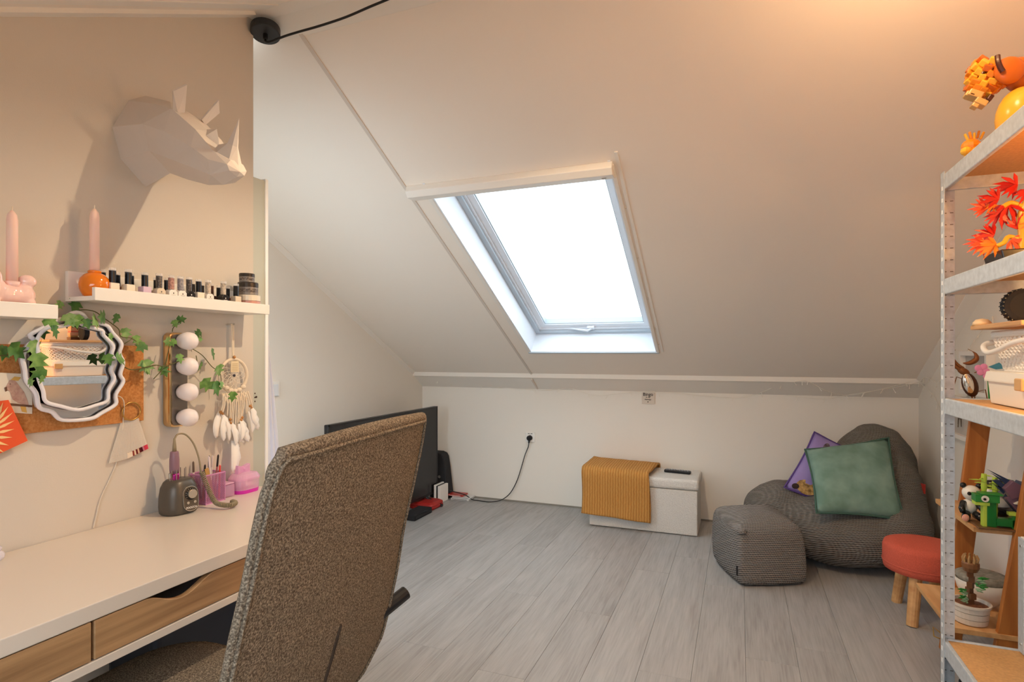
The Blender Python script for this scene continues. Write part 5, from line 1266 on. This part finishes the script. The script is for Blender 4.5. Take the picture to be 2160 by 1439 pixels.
b = MB(); b.lathe([(.02, 0), (.021, .01), (.021, .12), (.012, .14), (.012, .15)], P_(.985, 2.66, 0), 16); b.build('body', mat('amber_dark', '#5a241c', .2), t, smooth=True)
b = MB(); b.lathe([(.014, .15), (.014, .185), (.010, .19)], P_(.985, 2.66, 0), 14); b.build('cap', mat('brown_cap', '#7a4a38', .3), t)

# items on the lower ladder board (z=.272)
ZC = .272
t = thing('potted_brick_plant', 'brick-built brown tree with green leaves in a white banded pot', 'plant', (.785, 2.57, ZC))
PX, PY = .782, 2.565
b = MB(); b.lathe([(.040, 0), (.050, .004), (.053, .022), (.0515, .0225)], (PX, PY, ZC), 26); b.lathe([(.053, .0245), (.055, .044), (.0535, .0445)], (PX, PY, ZC), 26, cap=False); b.lathe([(.055, .0465), (.057, .064), (.062, .066), (.062, .074), (.056, .074), (.054, .062)], (PX, PY, ZC), 26, cap=False); b.build('pot', mat('pot_white', '#dacfc2', .35), t)
b = MB(); b.lathe([(.0515, .02), (.0525, .048)], (PX, PY, ZC), 26, cap=False); b.build('joint', mat('pot_joint', '#8a7a6a', .5), t)
b = MB(); b.lathe([(.055, .0625), (.03, .066), (.0005, .067)], (PX, PY, ZC), 26, cap=False); b.build('soil', mat('soil_brown', '#5a3020', .8, col2='#8a5a3a', vscale=120), t)
b = MB()
for k in range(6): b.cbox((PX+.004*sin(k*2), PY+.003*cos(k*3), ZC+.075+.020*k), (.020-.001*k, .018, .021), (0, 0, k*.3))
b.build('trunk', mat('brick_trunk', '#6a4326', .4), t, bevel=.001)
b = MB(); b.lathe([(.020, .185), (.027, .20), (.027, .215), (.023, .22)], (PX, PY, ZC), 12); b.build('crown', mat('brick_trunk2', '#7d5230', .4), t)
for k in range(9):
    a = k*.7; b = MB(); A = Vector((PX+.02*cos(a), PY+.02*sin(a), ZC+.218)); b.tube([A, A+Vector((.003*cos(a), .003*sin(a), .014)), A+Vector((-.002*cos(a), 0, .026))], [.005, .004, .003], 6); b.build('twig', mat('brick_twig', '#b08a5a', .4), t)
for k, (dx, dz) in enumerate(((-.024, .075), (-.028, .092), (-.022, .108), (-.030, .12), (.022, .128), (.030, .14), (.026, .155), (.034, .165), (-.018, .085), (.02, .145))):
    b = MB(); A = Vector((PX+dx*.5, PY-.012, ZC+dz)); 
    for q in range(3):
        a = 1.2*q+k; e = A+Vector((dx*.7+.010*cos(a), -.010, .010*sin(a)))
        b.tube([A, A.lerp(e, .6), e], [.001, .0045, .001], 5)
    b.build('leaf', M_GRN2 if k % 2 else mat('brick_sage', '#8fae8a', .4), t)
t = thing('white_bowl', 'round white bowl with grey lining behind the potted brick plant', 'bowl', (.885, 2.78, ZC))
b = MB(); b.lathe([(.03, .0), (.055, .02), (.078, .06), (.088, .10), (.083, .10), (.07, .06), (.045, .03), (.0005, .024)], (.875, 2.75, ZC), 28, cap=False); b.build('shell', mat('bowl_white', '#dcd3c8', .35), t, smooth=True)
b = MB(); b.lathe([(.081, .098), (.084, .118), (.066, .125), (.03, .12), (.0005, .116)], (.875, 2.75, ZC), 24); b.build('lining', mat('grey_lining', '#8a8478', .8, var=.3, vscale=60), t, smooth=True)
b = MB(); b.lathe([(.028, -.0), (.034, .012), (.03, .02)], (.875, 2.75, ZC), 20); b.build('foot', M_BB, t)

# third ladder board (z=.99): beetle and paper cut-outs
ZD = 1.03
t = thing('beetle_sculpture', 'brown stag beetle sculpture with long curved jaws and mirrored wing', 'sculpture', (.87, 2.88, ZD))
M_BEET = mat('beetle_brown', '#7a4a26', .35, .3)
BC = Vector((.876, 2.88, ZD+.09))
b = MB(); b.ball(BC, (.028, .014, .050), 16, 10, (0, -.25, 0)); b.build('abdomen', mat('beetle_dark', '#4a2a18', .35, .3), t, smooth=True)
b = MB(); b.ball(BC+Vector((-.008, -.010, .006)), (.018, .007, .042), 14, 9, (0, -.22, 0)); b.build('wing_case', M_CHROME, t, smooth=True)
b = MB(); b.ball(BC+Vector((-.022, -.002, .055)), (.024, .013, .014), 12, 8, (0, .5, 0)); b.build('thorax', M_BEET, t, smooth=True)
for s, (dx, dz) in enumerate(((-.035, .062), (-.022, .066))):
    A = BC+Vector((dx, -.004+.008*s, dz)); b = MB(); b.tube(bez([A, A+Vector((-.020, 0, .018)), A+Vector((-.034, 0, .042)), A+Vector((-.034, 0, .066)), A+Vector((-.026, 0, .078))], 5), [.0075, .0075, .007, .0068, .0066, .0064, .006, .006, .0055, .0052, .005, .0046, .0043, .004, .0036, .0032, .0028, .0022, .0016, .0012, .0008], 8); b.build('mandible', M_BEET, t, smooth=True)
A = BC+Vector((.012, .004, .085)); b = MB(); b.tube(bez([A+Vector((-.035, 0, .004)), A+Vector((-.012, 0, .004)), A+Vector((.010, 0, .02)), A+Vector((.006, 0, .044)), A+Vector((-.018, 0, .062))], 5), [.001+.0095*sin(PI*min(1, k/17)) for k in range(21)], 8); b.build('horn', M_BEET, t, smooth=True)
for k, (dx, dz) in enumerate(((-.03, .02), (.03, .05), (.034, -.03), (.01, -.05))):
    A = BC+Vector((dx*.5, 0, dz)); b = MB(); b.tube([A, A+Vector((dx, .0, .012)), A+Vector((dx*1.35, 0, -(A.z-ZD) if dz < 0 else -.03))], .0022, 6); b.build('leg', M_BEET, t)
b = MB(); b.lathe([(.035, 0), (.035, .006)], (BC.x+.004, BC.y, ZD), 18); b.tube([(BC.x+.006, BC.y, ZD+.005), (BC.x+.008, BC.y, BC.z-.03)], .003, 6); b.build('stand', M_BEET, t)
t = thing('pink_flower_ornament', 'flat pink flower ornament with blue leaf behind the white lidded box', 'ornament', (.91, 2.85, ZD))
b = MB()
for dx, dz in ((-.014, .20), (.004, .205), (-.006, .183), (.012, .186), (.014, .168), (.028, .172)): b.ball((.905+dx, 2.84, ZD-.04+dz), (.013, .003, .013), 12, 8)
b.build('petals', mat('pink_plastic', '#dd8fc0', .4), t, smooth=True)
b = MB(); b.prism([(.925, ZD+.165), (.96, ZD+.182), (.985, ZD+.16), (.95, ZD+.155)], 'Y', 2.842, 2.848); b.build('leaf', mat('blue_plastic', '#3f8aa8', .4), t)
b = MB(); b.tube([(.93, 2.846, ZD), (.925, 2.846, ZD+.12)], .003, 6); b.build('stem', M_GRN2, t)

# frames on the right wall
def wframe(y0, y1, z0, z1, label, inner='#b9b3ad'):
    t = thing('shadow_box_frame', label, 'frame', (XR, (y0+y1)/2, (z0+z1)/2), 'white shadow box frames on the right wall'); w = .022
    b = MB(); b.box((XR-.035, y0, z0), (XR, y1, z0+w)); b.box((XR-.035, y0, z1-w), (XR, y1, z1)); b.box((XR-.035, y0, z0+w), (XR, y0+w, z1-w)); b.box((XR-.035, y1-w, z0+w), (XR, y1, z1-w)); b.build('frame', M_WHITE, t, bevel=.001)
    MB().box((XR-.012, y0+w, z0+w), (XR, y1-w, z1-w)).build('backing', mat('frame_back_'+inner[1:], inner, .8), t)
    return t
f1 = wframe(3.30, 3.66, 1.04, 1.26, 'white shadow box frame, the upper one behind the beetle sculpture')
f2 = wframe(3.42, 3.88, .80, 1.02, 'white shadow box frame with an insect, the lower one by the rack post')
b = MB(); A = Vector((XR-.016, 3.70, .93)); b.ball(A, (.006, .012, .03), 10, 7)
for k in range(4): b.tube([A+Vector((0, 0, .02-.012*k)), A+Vector((-.003, .02*(1 if k % 2 else -1), -.012*k)), A+Vector((-.003, .024*(1 if k % 2 else -1), -.05-.008*k))], .002, 5)
b.build('insect', mat('insect_brown', '#4a3826', .5), f2)

# ------------------------------------------------------------------ metal rack
rk = thing('metal_rack', 'tall galvanised boltless rack with orange-brown board shelves at the right edge', 'rack', (.78, 1.7, 0))
RX0, RX1, RY0, RY1, RZ = .577, .975, 1.24, 2.142, 1.802
SLOT = mat('slot_dark', '#6a6660', .6)
def post(x, y, sx, sy):
    b = MB(); b.box((min(x, x+sx*.0018), min(y, y+sy*.034), .003), (max(x, x+sx*.0018), max(y, y+sy*.034), RZ)); b.box((min(x, x+sx*.036), min(y, y+sy*.0018), .003), (max(x, x+sx*.036), max(y, y+sy*.0018), RZ))
    p = b.build('post', M_GALV, rk, fix=False)
    b = MB(); b3 = MB(); z = .06
    while z < RZ-.03:
        b3.cbox((x-sx*.0004, y+sy*.017, z), (.0012, .009, .012))
        b.cbox((x+sx*.010, y+sy*.0022, z), (.010, .0012, .0022)); b.cbox((x+sx*.028, y+sy*.0022, z), (.008, .0012, .0022)); z += .036
    b.build('slots', SLOT, p)['kind'] = 'stuff'; b3.build('side_slots', mat('slot_lit_through', '#eef0f0', .6), p)['kind'] = 'stuff'  # side slots coloured pale to paint the lit interior showing through the holes
    return p
post(RX0, RY1, 1, -1); post(RX0, RY0, 1, 1); post(RX1, RY1, -1, -1); post(RX1, RY0, -1, 1)
SHZ = [1.795, 1.476, 1.113, .376]
for z in SHZ:
    for x in (RX0+.002, RX1-.014): MB().box((x, RY0+.002, z-.048), (x+.012, RY1-.003, z)).build('beam', M_GALV, rk, bevel=.003)
    for y in (RY1-.016, RY0+.004): MB().box((RX0+.014, y, z-.048), (RX1-.014, y+.012, z)).build('beam', M_GALV, rk, bevel=.003)
    MB().box((RX0+.013, RY0+.016, z-.012), (RX1-.014, RY1-.017, z-.003)).build('shelf_board', M_MDF, rk)
b = MB(); b.tube([(RX0+.002, RY1+.004, .385), (RX0-.018, RY1+.004, .40), (RX0-.016, RY1+.004, .372), (RX0+.002, RY1+.004, .366)], .002, 6); b.build('wire_clip', M_BRASS, rk)

S1, S2, S3, S4 = [z for z in SHZ]
# top: brick-built animals
M_OR = mat('brick_orange', '#e08a1e', .3); M_YE = mat('brick_yellow', '#f0b83a', .25); M_TAN = mat('brick_tan', '#cda868', .35); M_DB = mat('brick_dark_brown', '#4a2010', .35); M_OR2 = mat('brick_deep_orange', '#c4661a', .3)
t = thing('brick_lion', 'big orange brick-built animal with round ears and tan muzzle on the rack top', 'toy', (.67, 1.93, S1))
YL = 1.93
def bx(nm, m, c, s, rot=None, par=None): return MB().cbox(c, s, rot).build(nm, m, par or t, bevel=.0025)
b = MB(); b.ball((.692, YL-.02, S1+.078), (.055, .055, .078), 20, 12); b.build('body', M_YE, t, smooth=True)
b = MB(); b.ball((.628, YL, S1+.190), (.036, .032, .044), 12, 8, (0, .55, 0)); hd = b.build('head', M_OR, t)
A_, B_ = Vector((.640, YL, S1+.228)), Vector((.600, YL, S1+.160)); ax_ = (B_-A_).normalized(); sd_ = Vector((0, 1, 0)); up_ = ax_.cross(sd_).normalized()
rl = random.Random(5)
for i in range(8):
    f = i/7; c = A_.lerp(B_, f); r = .026+.020*sin(PI*min(1, .25+.75*f))-.012*f
    for k in range(9):
        a = 2*PI*(k+.5*(i % 2))/9
        p = c+sd_*cos(a)*r*.82+up_*sin(a)*r
        z = rl.random()
        o_ = bx('brick', M_YE if z < .3 else (M_OR2 if z > .82 else M_OR), p, (.016+.008*rl.random(), .016, .015+.006*rl.random()), (a*.3*cos(a), .55+rl.uniform(-.2, .2), rl.uniform(-.3, .3)), hd)
bx('muzzle', M_TAN, (.594, YL-.006, S1+.156), (.034, .036, .018), (0, .5, 0), hd); bx('muzzle_tip', M_TAN, (.580, YL-.006, S1+.160), (.014, .026, .014), (0, .5, 0), hd); bx('nose', M_DB, (.586, YL-.018, S1+.155), (.014, .012, .008), (0, .5, 0), hd)
bx('jaw', M_TAN, (.606, YL-.010, S1+.132), (.030, .030, .016), (0, .6, 0), hd); bx('jaw_tip', M_TAN, (.594, YL-.010, S1+.126), (.016, .024, .012), (0, .6, 0), hd); bx('jaw_joint', M_DB, (.624, YL-.014, S1+.138), (.012, .03, .016), (0, .6, 0), hd)
bx('eye', M_DB, (.605, YL-.034, S1+.203), (.007, .006, .010), (0, .3, 0), hd)
b = MB(); b.ball((.658, YL-.045, S1+.196), (.034, .014, .036), 18, 10, (0, -.2, 0)); b.build('ear', M_OR2, t, smooth=True)
b = MB(); b.tube(bez([(.629, YL-.056, S1+.234), (.629, YL-.060, S1+.218), (.633, YL-.060, S1+.203), (.640, YL-.058, S1+.190)], 4), .0065, 8); b.build('ear_edge', M_DB, t)
b = MB(); b.ball((.690, YL-.01, S1+.195), (.034, .03, .045), 16, 10); b.build('mane', M_OR2, t, smooth=True)
t = thing('brick_cub', 'small orange brick-built cub at the corner of the rack top', 'toy', (.60, 2.02, S1))
bx('body', M_YE, (.622, 1.99, S1+.020), (.045, .04, .038), (0, .2, .2)); b = MB(); b.ball((.606, 1.985, S1+.036), (.024, .02, .022), 12, 8); b.build('head', M_OR, t, smooth=False)
b = MB(); b.ball((.592, 1.975, S1+.022), (.014, .014, .012), 10, 7); b.build('muzzle', M_YE, t)
for k in range(5): bx('tuft', M_OR if k % 2 else M_YE, (.594+.009*k, 1.98, S1+.062+.004*(k % 2)), (.006, .008, .022), (0, -.4+.2*k, 0))
# shelf 2: red and orange brick tree
t = thing('brick_maple', 'brick-built bonsai with red and orange leaves and yellow trunk on the rack', 'plant', (.68, 1.93, S2))
b = MB(); b.prism([(.645, S2), (.735, S2), (.745, S2+.045), (.635, S2+.045)], 'Y', 1.87, 1.99); b.build('pot', M_BB, t, bevel=.003)
b = MB(); b.tube(bez([(.70, 1.92, S2+.04), (.706, 1.92, S2+.085), (.700, 1.92, S2+.135), (.715, 1.92, S2+.19), (.72, 1.92, S2+.23)], 5), [.02-.0006*k for k in range(21)], 10); tr = b.build('trunk', M_YE, t, smooth=True)
for pts in ([(.700, 1.92, S2+.07), (.670, 1.92, S2+.085), (.655, 1.91, S2+.068), (.64, 1.91, S2+.06)], [(.702, 1.92, S2+.16), (.675, 1.92, S2+.175), (.655, 1.915, S2+.165)], [(.715, 1.92, S2+.12), (.73, 1.91, S2+.12), (.74, 1.91, S2+.11)]):
    b = MB(); b.tube(bez(pts, 4), .006, 8); b.build('branch', M_YE, t, smooth=True)
M_LR = mat('leaf_red', '#c01a18', .35); M_LC = mat('leaf_coral', '#e85a3c', .35); M_LO = mat('leaf_orange', '#f08a2a', .35)
CL = [((.628, 1.94, S2+.168), M_LC, 9, 1.0, 2.6), ((.650, 1.93, S2+.190), M_LR, 9, 1.1, 3.0), ((.668, 1.92, S2+.17), M_LR, 9, 1.1, 4.6), ((.652, 1.925, S2+.150), M_LR, 8, 1.0, 4.2), ((.640, 1.93, S2+.175), M_LO, 6, .7, 4.4), ((.690, 1.93, S2+.225), M_LR, 9, 1.2, 3.2), ((.712, 1.92, S2+.205), M_LR, 8, 1.0, 4.4), ((.640, 1.93, S2+.095), M_LR, 9, 1.1, 3.0), ((.620, 1.93, S2+.075), M_LC, 9, 1.1, 3.4), ((.640, 1.915, S2+.065), M_LO, 9, 1.1, 3.5), ((.672, 1.915, S2+.075), M_LC, 8, 1.0, 5.6), ((.685, 1.92, S2+.105), M_LR, 8, 1.0, 1.2), ((.725, 1.91, S2+.115), M_LO, 8, 1.0, 3.3), ((.735, 1.92, S2+.14), M_LC, 8, 1.0, 4.0), ((.71, 1.93, S2+.155), M_LR, 8, 1.0, 5.4)]
for k, (c, m, n, sc, dr) in enumerate(CL):
    b = MB(); rr = random.Random(k+50)
    for q in range(n):
        a = dr-1.3+2.6*q/(n-1); L = .042*sc*(.75+.35*sin(PI*q/(n-1)))
        d = Vector((cos(a), rr.uniform(-.5, .3), sin(a)*.8)).normalized(); w = d.cross(Vector((0, 1, 0))).normalized()*.0042*sc
        A = Vector(c); mid = A+d*L*.55; e = A+d*L+Vector((0, 0, -.004)); nn = Vector((0, -.0016, 0))
        vs = [A-w*.4, A+w*.4, mid+w, e, mid-w]; vs = vs+[v+nn for v in vs]
        b.add(vs, [(0,1,2,3,4),(9,8,7,6,5),(0,5,6,1),(1,6,7,2),(2,7,8,3),(3,8,9,4),(4,9,5,0)])
    b.build('leaf_cluster', m, t, fix=False)
# shelf 3: lidded box, basket, board, wheel
M_BOXW = mat('ivory_plastic', '#efe6d8', .35)
t = thing('lidded_box', 'ivory lidded storage box on the rack under the woven basket', 'box', (.72, 1.87, S3))
b = MB(); out = rounded(.20, .27, .02, 4, .742, 1.86); loft([(.94, S3), (.95, S3+.003), (1.0, S3+.066)], 'box_body', M_BOXW, t, out, (.742, 1.86))
loft([(1.055, S3+.060), (1.06, S3+.064), (1.02, S3+.086), (.97, S3+.088)], 'lid', M_BOXW, t, out, (.742, 1.86))
MB().box((.626, 1.73, S3+.045), (.636, 1.77, S3+.075)).build('latch', mat('tan_latch', '#cfa36a', .4), t, bevel=.003)
t = thing('woven_basket', 'white lattice plastic basket with swing handle on the ivory box', 'basket', (.74, 1.85, S3+.089))
ZBK = S3+.0885; BH = .100
def bsec(v, n): return rounded((.155+.035*v), (.235+.04*v), .035, 6, .745, 1.855)
b = MB(); nv = 11; sec0 = None
def bpt(u, v):
    sec = bsec(v, 0); k = u*len(sec); i = int(k) % len(sec); f = k-int(k); a, c = sec[i], sec[(i+1) % len(sec)]
    return Vector((a[0]*(1-f)+c[0]*f, a[1]*(1-f)+c[1]*f, ZBK+.006+BH*.84*v))
# resample perimeter evenly
def peri(v):
    sec = bsec(v, 0); L = [0]; m2 = len(sec)
    for i in range(m2): a, c = sec[i], sec[(i+1) % m2]; L.append(L[-1]+math.hypot(c[0]-a[0], c[1]-a[1]))
    return sec, L
def bp2(u, v):
    sec, L = peri(v); s = (u % 1)*L[-1]; i = 0
    while L[i+1] < s-1e-9: i += 1
    f = (s-L[i])/max(1e-9, L[i+1]-L[i]); a, c = sec[i], sec[(i+1) % len(sec)]
    return Vector((a[0]*(1-f)+c[0]*f, a[1]*(1-f)+c[1]*f, ZBK+.006+BH*.84*v))
NUb = 36
for k in range(NUb):
    for d in (1, -1):
        pts = [bp2((k+d*5*q/8)/NUb, q/8) for q in range(9)]
        b.tube(pts, .0038, 4)
b.build('lattice_sides', mat('white_plastic', '#ece6de', .4), t, fix=False)['kind'] = 'stuff'
b = MB(); b.prism([(x, y) for x, y in bsec(0, 0)], 'Z', ZBK, ZBK+.007); b.build('base', MATS['white_plastic'], t)
b = MB(); b.tube([bp2(k/60, 1.0)+Vector((0, 0, .012)) for k in range(60)], .0075, 6, closed=True); b.tube([bp2(k/60, 1.03)+Vector((0, 0, .003)) for k in range(60)], .005, 6, closed=True); b.build('rim', MATS['white_plastic'], t, smooth=True)
b = MB(); hx = .642
b.tube(bez([(.745, 1.998, ZBK+.085), (.66, 2.0, ZBK+.078), (.635, 1.985, ZBK+.066), (hx-.008, 1.95, ZBK+.050), (hx-.012, 1.86, ZBK+.058), (hx-.010, 1.78, ZBK+.075), (.66, 1.715, ZBK+.085), (.745, 1.712, ZBK+.09)], 6), .0075, 8); b.build('handle', MATS['white_plastic'], t, smooth=True)
t = thing('wooden_tray', 'thin pine board laid across the top of the woven basket', 'board', (.73, 1.85, ZBK+.13))
ZT = ZBK+BH+.0145
MB().box((.615, 1.70, ZT), (.80, 2.02, ZT+.012)).build('board', M_PINE, t, bevel=.002)
t = thing('tan_bun_toy', 'tan half-dome toy at the left end of the pine board', 'toy', (.636, 2.0, ZT+.012))
b = MB(); b.lathe([(.022, 0), (.021, .008), (.014, .016), (.0005, .019)], (.636, 2.0, ZT+.0125), 18); b.build('dome', mat('bun_tan', '#e6c9a0', .5), t, smooth=True)
b = MB(); b.lathe([(.023, 0), (.023, .0008)], (.636, 2.0, ZT+.0121), 18); b.build('base', M_TAN, t)
t = thing('black_wheel', 'black ribbed toy wheel standing on the pine board', 'toy wheel', (.68, 1.93, ZT+.012))
WC = (.690, 1.90, ZT+.0125+.0455)
b = MB(); b.lathe([(.032, -.018), (.0435, -.014), (.0435, .014), (.032, .018)], WC, 26, 'Y'); b.build('tyre', M_BLACKM, t, bevel=.002)
b = MB()
for k in range(26):
    a = 2*PI*k/26; b.cbox((WC[0]+.044*cos(a), WC[1], WC[2]+.044*sin(a)), (.003, .026, .003), (0, -a, 0))
b.build('tread', M_BLACK, t)
t = thing('brick_figure', 'tan and brown brick build beside the black wheel on the pine board', 'toy', (.74, 1.85, ZT+.012))
for k, (m, c, s) in enumerate(((M_TAN, (.748, 1.87, .085), (.05, .05, .014)), (mat('brick_nougat', '#e0b894', .35), (.752, 1.87, .068), (.05, .05, .020)), (mat('brick_blush', '#c97a6a', .35), (.748, 1.87, .052), (.045, .05, .010)), (MATS['brick_nougat'], (.757, 1.87, .037), (.04, .05, .016)), (MATS['brick_brown'], (.757, 1.87, .010), (.055, .05, .019)), (M_TAN, (.762, 1.87, .025), (.03, .04, .010)))):
    MB().cbox((c[0], c[1], ZT+.0125+c[2]), s).build('brick', m, t, bevel=.001)
# bottom shelf: white cabinet
t = thing('white_drawer_box', 'white box with steel corner strip and screws on the bottom rack shelf', 'box', (.86, 2.0, S4))
MB().box((.765, 1.80, S4), (.955, 2.118, .714)).build('box_body', M_WHITEGLOSS, t, bevel=.002)
MB().box((.760, 2.085, S4+.004), (.766, 2.12, .712)).build('corner_strip', M_GALV, t, bevel=.001)
for z in (S4+.03, .69): 
    b = MB(); b.lathe([(.004, -.0075), (.004, -.004)], (.7655, 2.10, z), 10, 'X'); b.build('screw', M_CHROME, t)
# hidden warm lamps that stand on the rack
for nm, (x, y, z), lb in (('table_lamp', (.80, 1.50, S3), 'small warm bulb lamp on the middle rack shelf'), ('table_lamp', (.83, 1.55, S2), 'small warm bulb lamp on the upper rack shelf')):
    t = thing(nm, lb, 'lamp', (x, y, z))
    h = .19 if z == S3 else .085
    b = MB(); b.lathe([(.035, 0), (.035, .01), (.01, .016), (.009, h-.01), (.014, h)], (x, y, z), 20); b.build('base', M_BLACK, t)
    b = MB(); b.ball((x, y, z+h+.034), (.030, .030, .034), 16, 10); b.build('bulb', M_BULB, t, smooth=True)
t = thing('storage_crate', 'black plastic crate on the floor under the rack', 'crate', (.78, 1.8, 0))
b = MB(); b.box((.62, 1.45, 0), (.94, 2.10, .02)); b.box((.62, 1.45, .02), (.635, 2.10, .27)); b.box((.925, 1.45, .02), (.94, 2.10, .27)); b.box((.635, 2.085, .02), (.925, 2.10, .27)); b.box((.635, 1.45, .02), (.925, 1.465, .27)); b.build('body', M_BLACK, t, bevel=.004)
b = MB(); b.box((.612, 1.44, .255), (.948, 2.108, .272)); b.build('lid', M_BLACK, t, bevel=.004)
b = MB()
for k in range(3): b.tube([(.605, 2.0-.12*k, .12+.03*k), (.6, 1.95-.12*k, .08), (.61, 1.9-.12*k, .13)], .003, 6)
b.build('cable', M_BLACKM, t)
